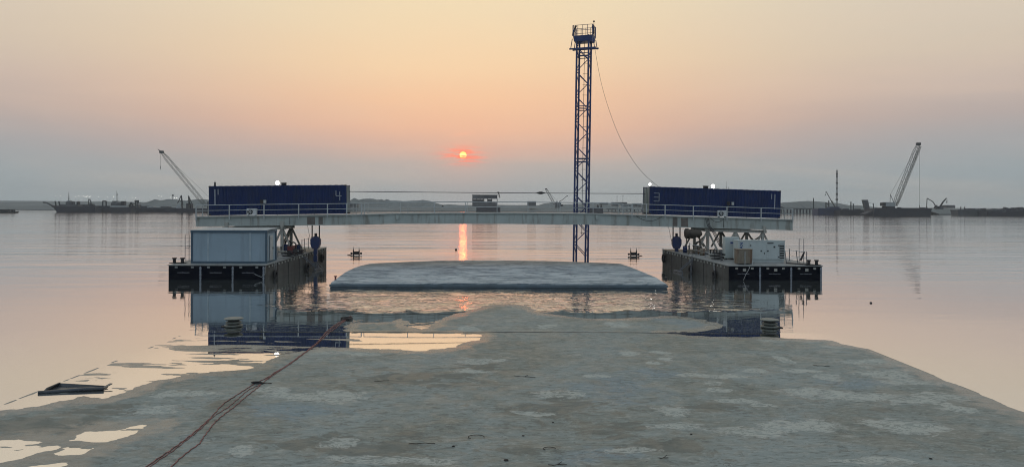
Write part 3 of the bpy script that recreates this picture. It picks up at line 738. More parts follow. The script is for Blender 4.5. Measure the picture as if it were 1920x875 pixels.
handrail('thin rear handrail crossing mid-span behind the front one', (668, 690, 751, 815, 876, 932, 990, 1046, 1100, 1160, 1178), BW + .03, .05, hang=False, r=.024)
handrail('rear handrail behind the blue container above the generator', (1196, 1260, 1330, 1400, 1468), BW + .03, .06, hang=False, r=.028)

# ---- shipping containers
def container(label, pxl, pxr, digit, doors_right, t=0.92):
    sa = s_at(pxl, 380, t)[0]; sb = s_at(pxr, 380, t)[0]; L = sb - sa; Hh = 2.59; Wd = 2.44
    za, zb_ = ztop(sa) + .13, ztop(sb) + .13
    sl_ = math.atan2(zb_ - za, L)
    M = Matrix.Translation(gw(sa, t, za)) @ Matrix.Rotation(YAW, 4, 'Z') @ Matrix.Rotation(-sl_, 4, 'Y')
    o = thing('shipping_container', label, 'shipping container', (0, 0, 0), M=M, group='blue containers on the bridge')
    # corrugated side walls
    g = MB()
    def wall(y_out, y_in):
        n = int(L / 0.28); st = (L - .3) / n; pts = []
        for i in range(n):
            x = .15 + i * st
            pts += [(x, y_out), (x + st * .34, y_out), (x + st * .5, y_in), (x + st * .84, y_in)]
        pts.append((L - .15, y_out))
        vs = []; fs = []
        for (x, y) in pts: vs += [(x, y, .16), (x, y, Hh - .12)]
        for i in range(len(pts) - 1): fs.append((2 * i, 2 * i + 2, 2 * i + 3, 2 * i + 1))
        g.add(vs, fs)
    wall(.02, .06); wall(Wd - .02, Wd - .06)
    g.box(.1, L - .1, .08, Wd - .08, .14, Hh - .1)
    part('corrugated_wall', g, BLUE, o)
    g = MB(); g.box(.02, L - .02, .03, Wd - .03, Hh - .11, Hh - .03)
    for k in range(22): x = .4 + k * (L - .8) / 21; g.box(x - .12, x + .12, .15, Wd - .15, Hh - .03, Hh)
    part('roof', g, BLUE, o)
    for x in (0, L - .16):
        for y in (0, Wd - .16):
            g = MB(); g.box(x, x + .16, y, y + .16, .12, Hh - .12); part('corner_post', g, BLUE, o)
            for z in (0, Hh - .12):
                g = MB(); g.box(x - .01, x + .17, y - .01, y + .17, z, z + .118); part('corner_casting', g, DARK, o)
    for y in (0.005, Wd - .105):
        g = MB(); g.box(.16, L - .16, y, y + .1, 0, .16); part('bottom_rail', g, BLUE, o)
        g = MB(); g.box(.16, L - .16, y, y + .08, Hh - .12, Hh - .02); part('top_rail', g, BLUE, o)
    xd = L - .1 if doors_right else 0.02
    for k in range(2):
        g = MB(); y0 = .17 + k * (Wd - .34) / 2; g.box(xd, xd + .08, y0, y0 + (Wd - .34) / 2 - .02, .16, Hh - .13)
        d = part('door', g, DOORM, o)
        xx = xd + (.11 if doors_right else -.03)
        for yy in (y0 + .25, y0 + .75):
            g = MB(); g.tube((xx, yy, .1), (xx, yy, Hh - .1), .022, n=6); part('locking_bar', g, RAIL, d)
    xb = .1 if doors_right else L - .1
    g = MB(); g.box(min(xb, xb + (-.06 if doors_right else .06)), max(xb, xb + (-.06 if doors_right else .06)), .17, Wd - .17, .16, Hh - .13); part('end_wall', g, BLUE, o)
    # painted marks
    yf = .008
    def stroke(x0, z0, x1, z1, wd=.07):
        g.bar((x0, yf, z0), (x1, yf, z1), wd, .012, up=(0, 1, 0)) if False else g.box(min(x0, x1) - wd / 2 * (x0 == x1), max(x0, x1) + wd / 2 * (x0 == x1), yf - .008, yf, min(z0, z1) - wd / 2 * (z0 == z1), max(z0, z1) + wd / 2 * (z0 == z1))
    X = lambda px: (s_at(px, 380, t)[0] - sa)
    Zp = lambda px, py: s_at(px, py, t)[1] - za - (X(px)) * math.tan(sl_)
    g = MB()
    if digit == '4':
        stroke(X(630.5), Zp(630, 357), X(630.5), Zp(630, 367)); stroke(X(630.5), Zp(634, 367), X(641), Zp(634, 367), .08); stroke(X(637.5), Zp(638, 359), X(637.5), Zp(638, 376))
    else:
        stroke(X(1235), Zp(1235, 362), X(1235), Zp(1235, 377.5))
        for zz in (362, 369.5, 377): stroke(X(1225), Zp(1230, zz), X(1235), Zp(1230, zz), .06)
    part('number_marking', g, MARK, o, label='painted number ' + digit)
    g = MB()
    if digit == '4': stroke(X(409.5), Zp(409, 354.5), X(409.5), Zp(409, 365))
    else: stroke(X(1446), Zp(1446, 363.5), X(1446), Zp(1446, 373))
    part('number_marking', g, MARK, o, label='painted number 1')
    g = MB()
    if digit == '4': stroke(X(403.5), Zp(403, 355), X(403.5), Zp(403, 384), .10)
    else: stroke(X(1452), Zp(1452, 364), X(1452), Zp(1452, 392), .10)
    part('vertical_stripe', g, MARK, o)
    return o, M, X, L
cl, McL, XL, LL = container('long blue container standing on the bridge over the pale cabin', 392, 650, '4', True)
cr, McR, XR, LR = container('long blue container standing on the bridge over the generator', 1217.5, 1463, '3', False)

# ---- things on and beside the containers
def on(Mc, x, y, z): return Mc @ Matrix.Translation((x, y, z))
def floodlight(label, M, face=-1):
    o = thing('floodlight', label, 'floodlight', (0, 0, 0), M=M, group='lit floodlights')
    g = MB(); g.tube((0, 0, 0), (0, 0, .12), .03, n=6); g.bar((-.17, 0, .12), (.17, 0, .12), .03); part('bracket', g, DARK, o)
    g = MB(); g.box(-.17, .17, -.03, .07, .10, .36); part('housing', g, DARK, o)
    g = MB(); g.lathe([(.17, 0), (.15, .03), (.06, .05)], n=16).xf(Matrix.Translation((0, -.032, .24)) @ Matrix.Rotation(RAD(90), 4, 'X')); part('lens', g, LAMPE, o)
    ld = bpy.data.lights.new('lamp_glow', 'SPOT'); ld.energy = 60; ld.spot_size = RAD(120); ld.color = (1, .98, .9); ld.shadow_soft_size = .12
    lo = bpy.data.objects.new('lamp_glow', ld); COL.objects.link(lo); lo.parent = o; lo.location = (0, -.1, .23); lo.rotation_euler = (RAD(70), 0, 0)
    return o
floodlight('lit white floodlight on the roof of the container above the pale cabin', on(McL, XL(515), 1.2, 2.59))
floodlight('lit white floodlight on the roof of the container above the generator, by a dark box', on(McR, XR(1343.5), 1.2, 2.59))
o = thing('lamp', 'small lit white lamp at the corner of the container above the generator', 'lamp', (0, 0, 0), M=on(McR, .06, .3, 2.59))
g = MB(); g.tube((0, 0, 0), (0, 0, .1), .03, n=6); part('stem', g, DARK, o)
g = MB(); g.lathe([(.03, .1), (.09, .14), (.10, .24), (.05, .33)], n=10); part('bulb', g, LAMPE, o, smooth=True)
for Mc, xx, lab in ((McL, XL(527.5), 'small dark box on the roof of the container above the pale cabin'), (McR, XR(1330), 'small dark box on the roof of the container above the generator')):
    g = MB(); g.box(-.2, .2, -.15, .15, .02, .24); g.box(-.23, .23, -.18, .18, .24, .27)
    o = thing('roof_box', lab, 'box', (0, 0, 0), M=on(Mc, xx, 1.2, 2.59), group='dark boxes on the container roofs'); part('housing', g, DARK, o)
    g = MB(); [g.box(-.19 + k * .1, -.13 + k * .1, -.165, -.15, .06, .2) for k in range(4)]; part('vent_grille', g, BLACK, o)
g = MB(); g.lathe([(.09, 0), (.07, .25), (.11, .27), (.02, .38)], n=8); g.tube((0, 0, .3), (0, 0, .5), .012, n=4)
o = solo('beacon', g, DARK, 'small dark beacon at the far-left corner of the container above the pale cabin', 'beacon', world=False); o.matrix_world = on(McL, XL(400.5), .5, 2.59)
for px, hh, lab in ((1367, .75, 'taller thin whip antenna on the container above the generator'), (1371.5, .25, 'short stub antenna beside the whip on the container above the generator')):
    g = MB(); g.tube((0, 0, 0), (0, 0, hh * .4), .02, n=5); g.tube((0, 0, hh * .4), (0, 0, hh), .009, n=4)
    o = solo('antenna', g, DARK, lab, 'antenna', world=False); o.matrix_world = on(McR, XR(px), .9, 2.57)
def aircon(label, M):
    o = thing('air_conditioner', label, 'air conditioner', (0, 0, 0), M=M, group='air conditioners on the bridge')
    g = MB(); g.box(-.42, .42, -.15, .15, .06, .64); part('casing', g, WHITE, o)
    g = MB(); g.lathe([(.235, 0), (.235, .02), (.20, .03)], n=20).xf(Matrix.Translation((-.13, -.15, .35)) @ Matrix.Rotation(RAD(90), 4, 'X')); part('fan_grille', g, BLACK, o)
    g = MB()
    for k in range(5):
        a = k * 2 * math.pi / 5; g.bar((-.13, -.185, .35), (-.13 + .19 * math.cos(a), -.185, .35 + .19 * math.sin(a)), .06, .01, up=(0, 1, 0))
    part('fan', g, RAIL, o)
    for x in (-.3, .3):
        g = MB(); g.box(x - .04, x + .04, -.16, .16, 0, .06); part('foot', g, DARK, o)
    return o
aircon('white air conditioner with round fan in front of the container above the pale cabin', Matrix.Translation(gw(s_at(472.5, 400, .55)[0], .55, ztop(s_at(472.5, 400)[0]) + .05)) @ Matrix.Rotation(YAW, 4, 'Z'))
aircon('white air conditioner with round fan in front of the container above the generator', Matrix.Translation(gw(s_at(1353.5, 400, .55)[0], .55, ztop(s_at(1353.5, 400)[0]) + .05)) @ Matrix.Rotation(YAW, 4, 'Z'))
for (Mc, Xf, pa, pb, lab, ka, kb) in ((McL, XL, 492, 497.5, 'junction boxes on the wall of the container above the pale cabin', DARK, RAIL), (McR, XR, 1365, 1372.5, 'junction boxes on the wall of the container above the generator', DARK, RAIL)):
    z = 1.0 if Mc is McL else 1.08
    o = thing('junction_box', 'pair of ' + lab, 'junction box', (0, 0, 0), M=on(Mc, Xf(pa), -.02, z), group='junction boxes on container walls')
    g = MB(); g.box(-.16, .12, -.16, 0, 0, .32); part('dark_housing', g, ka, o)
    g = MB(); d = Xf(pb) - Xf(pa); g.box(d - .11, d + .11, -.14, 0, .02, .30); part('pale_housing', g, kb, o)
    g = MB(); g.path([(.0, -.1, 0), (-.03, -.12, -.4), (-.12, -.2, -.8), (-.35, -.3, -.95)], .02); part('cable', g, CABLE, o)

# cables under / along the beam
def sag(p, q, d, n=14): return [Vector(p).lerp(Vector(q), i / n) - Vector((0, 0, d * 4 * (i / n) * (1 - i / n))) for i in range(n + 1)]
def cablething(name, pts, r, label, cat='cable', m=CABLE, n=5):
    g = MB(); g.path(pts, r, n); return solo(name, g, m, label, cat, pts[0])
sA = s_at(1192, 403)[0]; sB = s_at(1240, 405)[0]
cablething('cable', sag(gw(sA, -.14, ztop(sA) - .05), gw(sB, -.14, ztop(sB) - .05), .42), .022, 'dark cable looping down the beam below the container door')
sA = s_at(1331, 407)[0]; sB = s_at(1356, 408)[0]
cablething('cable', sag(gw(sA, -.14, ztop(sA) - .05), gw(sB, -.14, ztop(sB) - .05), .34), .022, 'dark cable looping under the air conditioner beside the generator-side container')
g = MB()
for k, dx in enumerate((0, .12, .24)):
    sA = s_at(1322, 410)[0] + dx; g.path([gw(sA, -.15, ztop(sA) - .05), gw(sA + .15, -.2, zbot(sA) + .2), gw(sA + .65, -.3, 3.3), gw(sA + 1.2, -.5, 2.1), gw(sA + 1.7, -1.0, 1.65)], .035)
solo('cable_bundle', g, CABLE, 'bundle of dark cables running from the beam down to the generator pontoon', 'cable bundle', gw(s_at(1322, 410)[0], -.15, 1.6))
# high wire between the containers
t_ = .3
p1 = McL @ Vector((LL + .05, 1.2, 2.05)); p2 = McR @ Vector((-.1, 1.2, 2.05))
a1_, b1_ = ab(660, 359); a2_, b2_ = ab(1205, 363)
p1.z = CH - b1_ * p1.y; p2.z = CH - b2_ * p2.y
wire = sag(p1, p2, .02, 24)
cablething('overhead_wire', wire, .03, 'taut dark wire strung between the facing ends of the two containers', 'wire')
def at_wire(px):
    a, _ = ab(px, 361); best = min(range(400), key=lambda k: abs((p1.lerp(p2, k / 399)).x - a * p1.lerp(p2, k / 399).y)); return p1.lerp(p2, best / 399)
q = at_wire(1014); g = MB(); g.tube(q - Vector((.42, .03, 0)), q - Vector((.1, 0, 0)), .03, .12, n=8); g.tube(q - Vector((.1, 0, 0)), q + Vector((.1, 0, 0)), .12, .12, n=8); g.tube(q + Vector((.1, 0, 0)), q + Vector((.42, .03, 0)), .12, .03, n=8)
solo('wire_splice', g, BLACK, 'black spindle-shaped splice on the overhead wire near the lattice tower', 'splice', q)
q = at_wire(935); g = MB(); g.tube(q + Vector((-.1, 0, .04)), q + Vector((.04, 0, .0)), .06, n=6); g.path([q, q + Vector((.06, 0, -.25)), q + Vector((.06, 0, -.42)), q + Vector((.14, 0, -.46))], .045)
solo('wire_hook', g, BLACK, 'black hook hanging from the overhead wire at mid-span', 'hook', q)

# ================================================================== PONTOONS
def hull_z(y, zf): return zf + 0.045 * (y - 56.3)
def pontoon(label, pA, pB, pF, zf, left):
    """pA, pB: front left / front right corners on the water; pF: far corner of the inner side"""
    inner = pB if left else pA
    d = pF - inner
    o = thing('pontoon', label, 'pontoon', (pA.x, pA.y, 0), group='pontoons under the bridge')
    c = [pA, pB, pB + d, pA + d]
    lo = -0.6
    g = MB(); top = [Vector((p.x, p.y, hull_z(p.y, zf) - .05)) for p in c]; bot = [Vector((p.x, p.y, lo)) for p in c]
    g.add(bot + top, [(3, 2, 1, 0), (1, 2, 6, 5), (2, 3, 7, 6), (3, 0, 4, 7), (4, 5, 6, 7)])
    part('hull', g, HULLS, o, local=False)
    n = (pB - pA).normalized(); out = Vector((n.y, -n.x, 0))
    g = MB(); L = (pB - pA).length
    for k in range(3):
        a = pA + n * (L * k / 3 + .03); b = pA + n * (L * (k + 1) / 3 - .03); zt = zf - .04
        g.add([Vector((a.x, a.y, lo)) + out * .05, Vector((b.x, b.y, lo)) + out * .05, Vector((b.x, b.y, zt)) + out * .05, Vector((a.x, a.y, zt)) + out * .05,
               Vector((a.x, a.y, lo)) - out * .05, Vector((b.x, b.y, lo)) - out * .05, Vector((b.x, b.y, zt)) - out * .05, Vector((a.x, a.y, zt)) - out * .05],
              [(0, 1, 2, 3), (5, 4, 7, 6), (3, 2, 6, 7), (0, 3, 7, 4), (1, 5, 6, 2)])
    part('bow_plate', g, HULLF, o, local=False)
    g = MB(); top2 = [Vector((p.x, p.y, hull_z(p.y, zf) - .03)) for p in c]; top3 = [v + Vector((0, 0, .06)) for v in top2]
    ex = [(-1, -1), (1, -1), (1, 1), (-1, 1)]
    for i, (sx, sy) in enumerate(ex):
        for v in (top2[i], top3[i]): v.x += sx * .05; v.y += sy * .08
    g.add(top2 + top3, [(3, 2, 1, 0), (4, 5, 6, 7), (0, 1, 5, 4), (1, 2, 6, 5), (2, 3, 7, 6), (3, 0, 4, 7)])
    part('deck_plate', g, PDECK, o, local=False)
    # bolts along the inner side
    g = MB(); a, b = (pB, pB + d) if left else (pA, pA + d); sd = Vector((1 if left else -1, 0, 0))
    for k in range(1, 22):
        p = a.lerp(b, k / 22); z = hull_z(p.y, zf); g.box(p.x - .07, p.x + .07, p.y - .05, p.y + .05, z - .24, z - .07)
    part('edge_lugs', g, TRES, o, local=False)
    for k in range(1, 6):
        p = a.lerp(b, k / 6); g = MB(); g.box(p.x - .03, p.x + .03, p.y - .03, p.y + .03, lo, hull_z(p.y, zf) - .06); part('side_seam', g, DARK, o, local=False)
    # front lugs and name lettering, draught marks
    for k in range(3):
        for u in (.25, .75):
            p = pA + n * (L * (k + u) / 3); g = MB(); g.frame((p.x + out.x * .07, p.y + out.y * .07, zf - .16), n * .10, out * .03, Vector((0, 0, .07))); part('lug', g, TRES if not left else PDECK, o, local=False)
        if not left:
            p = pA + n * (L * (k + .5) / 3); g = MB(); g.frame((p.x + out.x * .07, p.y + out.y * .07, zf - .27), n * .12, out * .03, Vector((0, 0, .11))); part('lug', g, TRES, o, local=False)
        p = pA + n * (L * (k + .47) / 3); yaw = math.atan2(n.y, n.x)
        Mt = Matrix.Translation((p.x + out.x * .062, p.y + out.y * .062, zf - .57)) @ Matrix.Rotation(yaw, 4, 'Z') @ Matrix.Rotation(RAD(90), 4, 'X')
        part('lettering', text_mb('www.ritmex.com', .13, Mt), mat('faint_lettering', (0.24, 0.25, 0.27), 0.7), o, local=False)
        p = pA + n * (L * (k + 1) / 3 - (.10 if k == 2 else 0)); g = MB()
        zz = .02 - .3
        while zz < zf - .12:
            g.frame((p.x + out.x * .075, p.y + out.y * .075, zz + .045), n * (.075 if int(zz * 20) % 3 else .055), out * .015, Vector((0, 0, .037))); zz += .092
        part('draught_mark', g, MARK, o, local=False)
    return o, d
LA, LB, LF_ = G(316, 523.5), G(498, 523.5), G(612, 497)
RA, RB, RF_ = G(1366, 524.5), G(1541, 526.5), G(1242, 500)
LB.y = LA.y + 0.15
RB.y = RA.y + 0.1; RB.x = ab(1541, 526)[0] * RB.y
ZL, ZR = 1.10, 1.06
pontoon('black-fronted pontoon carrying the pale blue cabin', LA, LB, LF_, ZL, True)
pontoon('black-fronted pontoon carrying the generator and rusty tank', RA, RB, RF_, ZR, False)
def pd(px, py, zf):
    """point on the pontoon deck seen at a pixel"""
    a, b = ab(px, py); D = (CH - zf + .045 * 56.3 - .03) / (b + .045); return Vector((a * D, D, CH - b * D))
def pz(D, zf): return zf + .045 * (D - 56.3) + .03
def onpd(px, D, zf): a, _ = ab(px, 490); return Vector((a * D, D, pz(D, zf)))

# ---- site cabin
def cabin():
    q = pd(357.5, 493.4, ZL); q2 = ab(500, 493)[0] * q.y; L = q2 - q.x; D_c = 2.45; Hc = 2.56
    o = thing('site_cabin', 'pale blue site cabin with slate frame on the near-left pontoon', 'cabin', (q.x, q.y, pz(q.y, ZL)), RAD(.5))
    g = MB(); g.box(.08, L - .08, .05, D_c - .05, .1, Hc - .05)
    part('wall_panel', g, CABP, o)
    g = MB(); g.box(0, L, 0, .14, 0, .16); g.box(0, L, D_c - .14, D_c, 0, .16); g.box(0, .14, .14, D_c - .14, 0, .16); g.box(L - .14, L, .14, D_c - .14, 0, .16); part('base_frame', g, CABF, o)
    g = MB(); g.box(-.02, L + .02, -.02, .14, Hc - .17, Hc); g.box(-.02, L + .02, D_c - .14, D_c + .02, Hc - .17, Hc); g.box(-.02, .14, .14, D_c - .14, Hc - .17, Hc); g.box(L - .14, L + .02, .14, D_c - .14, Hc - .17, Hc)
    part('roof_frame', g, CABF, o)
    for x in (0, L - .14):
        for y in (0, D_c - .14):
            g = MB(); g.box(x, x + .14, y, y + .14, .162, Hc - .172); part('corner_post', g, CABF, o)
    for px in (389.7, 468.5):
        x = ab(px, 460)[0] * q.y - q.x; g = MB(); g.box(x - .055, x + .055, .015, .07, -.02, Hc - .172); part('cover_strip', g, CABR, o)
    g = MB(); g.add([(0, 0, Hc + .003), (L, 0, Hc + .003), (L, D_c, Hc + .10), (0, D_c, Hc + .10), (0, 0, Hc + .03), (L, 0, Hc + .03), (L, D_c, Hc + .15), (0, D_c, Hc + .15)], [(3, 2, 1, 0), (4, 5, 6, 7), (0, 1, 5, 4), (1, 2, 6, 5), (2, 3, 7, 6), (3, 0, 4, 7)])
    part('roof', g, RAIL, o)
    g = MB(); g.box(L - .045, L - .02, .8, 1.6, .18, 2.15); dd = part('door', g, RAIL, o)
    g = MB(); g.box(L - .02, L + .03, 1.45, 1.5, 1.05, 1.2); part('handle', g, DARK, dd)
cabin()

# ---- bollards
def bollard(label, p, r=.15, h=.42):
    o = thing('bollard', label, 'bollard', p, group='black mooring bollards on the pontoons')
    g = MB(); g.lathe([(r * .8, 0.05), (r * .75, h * .75), (r * 1.15, h * .8), (r * 1.15, h)], n=12); part('post', g, BLACK, o)
    g = MB(); g.box(-r * 1.8, r * 1.8, -r * 1.8, r * 1.8, 0, .05); part('base_plate', g, BLACK, o)
bollard('outermost black bollard on the pontoon with the pale cabin', onpd(327, 56.9, ZL))
bollard('black bollard next to the pale cabin, inboard of its twin', onpd(342, 56.9, ZL))
bollard('black bollard nearer the generator on the right-hand pontoon', onpd(1516.5, 57.3, ZR))
bollard('outermost black bollard on the right-hand pontoon corner', onpd(1531, 57.3, ZR))
# ---- boarding ladders (hoops)
def hoop(label, px0, px1, D, zf, h, rungs=True):
    a = onpd(px0, D, zf); b = onpd(px1, D, zf); o = thing('boarding_ladder', label, 'ladder', a, group='boarding ladders')
    w_ = b.x - a.x; g = MB(); g.path([(0, 0, 0), (0, 0, h), (w_, 0, h), (w_, 0, 0)], .026); part('hoop', g, LADM, o)
    g = MB()
    for z in ((.3, .6, .9) if rungs else ()): g.tube((0, 0, z), (w_, 0, z), .015, n=5)
    if not rungs: g.path(sag((0, 0, 1.1), (w_ + .05, 0, 1.15), .1), .012)
    part('rungs', g, LADM, o)
hoop('tall thin ladder hoop beside the pale blue cabin', 347, 354.5, 58.2, ZL, 2.1, False)
hoop('tall thin ladder hoop near the outer bollards, generator side', 1498.3, 1507, 58.6, ZR, 1.95)
# ---- trestles
def trestle(label, pxs, t0, t1, zf, side, rot=False):
    s_a = s_at(pxs[0], 430, t0)[0]; s_b = s_at(pxs[-1], 430, t0)[0]
    base = gw((s_a + s_b) / 2, t0, 0); base.z = pz(base.y, zf)
    o = thing('trestle', label, 'trestle', base, YAW, group='trestles carrying the bridge')
    Wp = lambda s_, t_, z_: gw(s_, t_, z_)
    g = MB()
    for t in (t0, t1):
        for a, b in ((s_a - .3, s_b + .3),):
            g.bar(Wp(a, t, zbot(a) - .22), Wp(b, t, zbot(b) - .22), .34, .26)
    for s_ in (s_a, s_b): g.bar(Wp(s_, t0, zbot(s_) - .24), Wp(s_, t1, zbot(s_) - .24), .26, .2)
    part('bolster_frame', g, TRES, o, local=False)
    for px in pxs:
        s_ = s_at(px, 430, t0)[0]
        for t in (t0, t1):
            p = Wp(s_, t, 0); g = MB(); g.bar((p.x, p.y, pz(p.y, zf)), (p.x, p.y, zbot(s_) - .34), .24, .22, up=(0, 1, 0)); part('leg', g, TRES, o, local=False)
    ss = [s_at(px, 430, t0)[0] for px in pxs]
    for i, s_ in enumerate(ss):
        for t in (t0, t1):
            for dd in (-1, 1):
                s2 = s_ + dd * .95; p = Wp(s2, t, 0); g = MB()
                g.bar((p.x, p.y, pz(p.y, zf)), Wp(s_ + dd * .1, t, zbot(s_) - .42), .15, .13, up=(0, 1, 0)); part('brace', g, TRES, o, local=False)
    for s_ in ss:
        g = MB(); p = Wp(s_, t0, 0); q_ = Wp(s_, t1, 0)
        g.bar((p.x, p.y, pz(p.y, zf) + .1), Wp(s_, t1, zbot(s_) - .5), .10); g.bar((q_.x, q_.y, pz(q_.y, zf) + .1), Wp(s_, t0, zbot(s_) - .5), .10); part('cross_brace', g, TRES, o, local=False)
    return o
trestle('pale steel trestle behind the pale blue cabin, carrying the bridge', (424, 529), .4, 4.1, ZL, 1)
trestle('pale steel trestle of braced legs behind the generator, carrying the bridge', (1327, 1379, 1430), .4, 4.1, ZR, -1)
# ---- deck machinery, left pontoon
def pump(label, p, col, rz=0):
    o = thing('pump_unit', label, 'pump', p, rz, group='small pumps on the pontoon decks')
    g = MB(); g.box(-.45, .45, -.3, .3, .05, .12); part('skid', g, DARK, o)
    g = MB(); g.box(-.36, .1, -.24, .24, .12, .72); part('engine_cover', g, col, o)
    g = MB(); g.tube((.1, 0, .35), (.4, 0, .35), .17, n=10); g.tube((.3, 0, .35), (.3, 0, .66), .09, n=8); part('pump_casing', g, DARK, o)
    g = MB(); g.path([(.3, 0, .6), (.3, 0, .95), (.12, 0, 1.08), (-.1, 0, 1.0), (-.2, 0, .72)], .06, 8); part('hose', g, BLACK, o, smooth=True)
pump('faded red pump between the trestle legs on the cabin pontoon', onpd(548, 63.0, ZL), RED)
pump('dark blue pump partly behind a trestle leg on the cabin pontoon', onpd(538, 64.8, ZL), BLUET)
pump('rust-brown pump below the tarpaulin-covered drum', onpd(1308, 65.5, ZR), RUSTY)
def railing(label, pts, zf, h=.95, lean=0.0, ropes=True):
    ps = [onpd(px, D, zf) for px, D in pts]; o = thing('guard_rail', label, 'guard rail', ps[0], group='guard rails on the pontoon decks')
    for i, p in enumerate(ps):
        g = MB(); g.bar(p, p + Vector(((lean if i % 2 == 0 else 0), 0, h)), .05); part('stanchion', g, LADM, o, local=False)
    g = MB()
    for hh in (h * .95, h * .5):
        for i in range(len(ps) - 1):
            A = ps[i] + Vector(((lean * hh / h if i % 2 == 0 else 0), 0, hh)); B = ps[i + 1] + Vector(((lean * hh / h if i % 2 else 0) * 0, 0, hh)); g.path(sag(A, B, .05, 6), .014, 4)
    part('rope', g, RAIL, o, local=False)
railing('leaning thin stanchions with slack rope beyond the generator', ((1474.5, 58.6), (1480, 60.2), (1495.5, 58.9), (1512.5, 57.9)), ZR, 1.0, -.12)
railing('thin guard rail at the side of the pale blue cabin', ((505, 57.8), (513, 59.4), (521, 61), (529, 62.6)), ZL, .95)
railing('thin guard rail by the hoist block, cabin side', ((566, 66.4), (570.5, 67.3), (578, 68.2), (584, 69.2)), ZL, 1.0)
railing('thin guard rail on the inner edge of the generator pontoon', ((1293, 65.5), (1305, 64), (1322, 62.5), (1340, 61), (1352, 59.8)), ZR, .95)
# ladders / fenders down the inner side
def sideladder(label, px, D, x_off, zf):
    p = onpd(px, D, zf); o = thing('side_ladder', label, 'ladder', p, group='ladders hung down the pontoon sides')
    g = MB()
    for dx in (-.16, .16): g.tube(p + Vector((x_off, dx, .3)), p + Vector((x_off * 1.6, dx, -1.4)), .025, n=5)
    part('stiles', g, LADM, o, local=False)
    g = MB()
    for k in range(5): z = .1 - k * .3; g.tube(p + Vector((x_off * 1.3, -.16, z)), p + Vector((x_off * 1.3, .16, z)), .018, n=5)
    part('rungs', g, LADM, o, local=False)
sideladder('ladder hung over the inner side of the cabin pontoon', 566, 65.4, .25, ZL)
sideladder('ladder hung over the inner side of the generator pontoon', 1304, 62.5, -.25, ZR)
def tyre(label, p):
    g = MB(); R_, r_ = .30, .11; n1, n2 = 16, 8; vs = []; fs = []
    for i in range(n1):
        a = 2 * math.pi * i / n1
        for j in range(n2):
            b = 2 * math.pi * j / n2; vs.append((r_ * math.sin(b), (R_ + r_ * math.cos(b)) * math.cos(a), (R_ + r_ * math.cos(b)) * math.sin(a)))
    for i in range(n1):
        for j in range(n2): fs.append((i * n2 + j, ((i + 1) % n1) * n2 + j, ((i + 1) % n1) * n2 + (j + 1) % n2, i * n2 + (j + 1) % n2))
    g.add(vs, fs)
    o = thing('tyre_fender', label, 'fender', p, group='tyre fenders on the pontoon sides'); part('tyre', g, BLACK, o, smooth=True)
    g = MB(); g.tube((0, -.1, .3), (-.02, -.2, .95), .015, n=4); g.tube((0, .1, .3), (-.02, .2, .95), .015, n=4); part('rope', g, RAIL, o)
    return o
def inner(px, zf, left):
    A, Dd = (LB, LF_) if left else (RA, RF_)
    a, _ = ab(px, 500); best = min(range(400), key=lambda k: abs(A.lerp(Dd, k / 399).x - a * A.lerp(Dd, k / 399).y)); return A.lerp(Dd, best / 399)
for px, left, z, lab in ((513, True, .22, 'black tyre fender on the cabin pontoon side, nearest the cabin'), (572, True, .25, 'black tyre fender on the cabin pontoon side, below the ladder'), (601, True, .8, 'black tyre fender high behind the left blue hoist block'),
                         (1343, False, .2, 'black tyre fender on the generator pontoon side, nearest the bow'), (1298, False, .25, 'black tyre fender on the generator pontoon side below its ladder'), (1247, False, .85, 'black tyre fender at the far corner of the generator pontoon')):
    p = inner(px, 0, left); tyre(lab, (p.x + (.16 if left else -.16), p.y, z))
def drum(label, p, m, r=.22, h=.62):
    o = thing('drum', label, 'drum', p, group='drums standing on the pontoon decks')
    g = MB(); g.lathe([(r, 0), (r, h * .32), (r * 1.06, h * .34), (r, h * .36), (r, h * .65), (r * 1.06, h * .67), (r, h * .69), (r, h), (r * .9, h)], n=14); part('barrel', g, m, o, smooth=True)
    g = MB(); g.lathe([(.04, h), (.04, h + .03)], n=8); part('bung', g, DARK, o)
drum('faded red drum behind the red pump on the cabin pontoon', onpd(551.5, 64.6, ZL), RED)
drum('blue drum at the foot of the leaning trestle brace, cabin pontoon', onpd(559, 65.6, ZL), BLUET)
drum('rust-brown drum between trestle legs on the generator pontoon', onpd(1317, 64.0, ZR), RUSTY)
drum('dark blue drum next to the winch post on the generator pontoon', onpd(1284.5, 66.2, ZR), BLUET, .2, .6)
def toolbox(label, p, m, w_=.7):
    o = thing('toolbox', label, 'toolbox', p, group='toolboxes on the pontoon decks')
    g = MB(); g.box(-w_ / 2, w_ / 2, -.2, .2, 0, .3); part('body', g, m, o)
    g = MB(); g.box(-w_ / 2 - .02, w_ / 2 + .02, -.22, .22, .302, .38); l = part('lid', g, DARK, o)
    g = MB(); g.box(-.06, .06, -.25, -.222, .24, .34); part('latch', g, RAIL, l)
toolbox('dark toolbox by the ladder on the cabin pontoon edge', onpd(560.5, 63.6, ZL), DARK)
toolbox('grey-green toolbox between cabinet and inner edge, generator pontoon', onpd(1346, 62.8, ZR), TRES, .9)
def manifold(label, p, n, m, sgn=1):
    o = thing('pipe_manifold', label, 'pipe manifold', p, group='pipe manifolds on the pontoon decks')
    g = MB(); g.tube((-.55, 0, .35), (.55, 0, .35), .075, n=8)
    for x in (-.45, .45): g.tube((x, 0, 0), (x, 0, .35), .06, n=8)
    part('header_pipe', g, m, o)
    for k in range(n):
        x = -.4 + .8 * k / (n - 1); g = MB(); g.tube((x, 0, .35), (x, 0, .72), .045, n=8); g.tube((x, -.02, .72), (x, -.02, .76), .11, n=10); part('valve', g, DARK, o)
    g = MB(); g.path([(.55, 0, .35), (.8, -.1, .3), (.95, -.3, .1), (1.3, -.5, .06), (1.5, -.2, .06)], .055, 7); part('hose', g, BLACK, o, smooth=True)
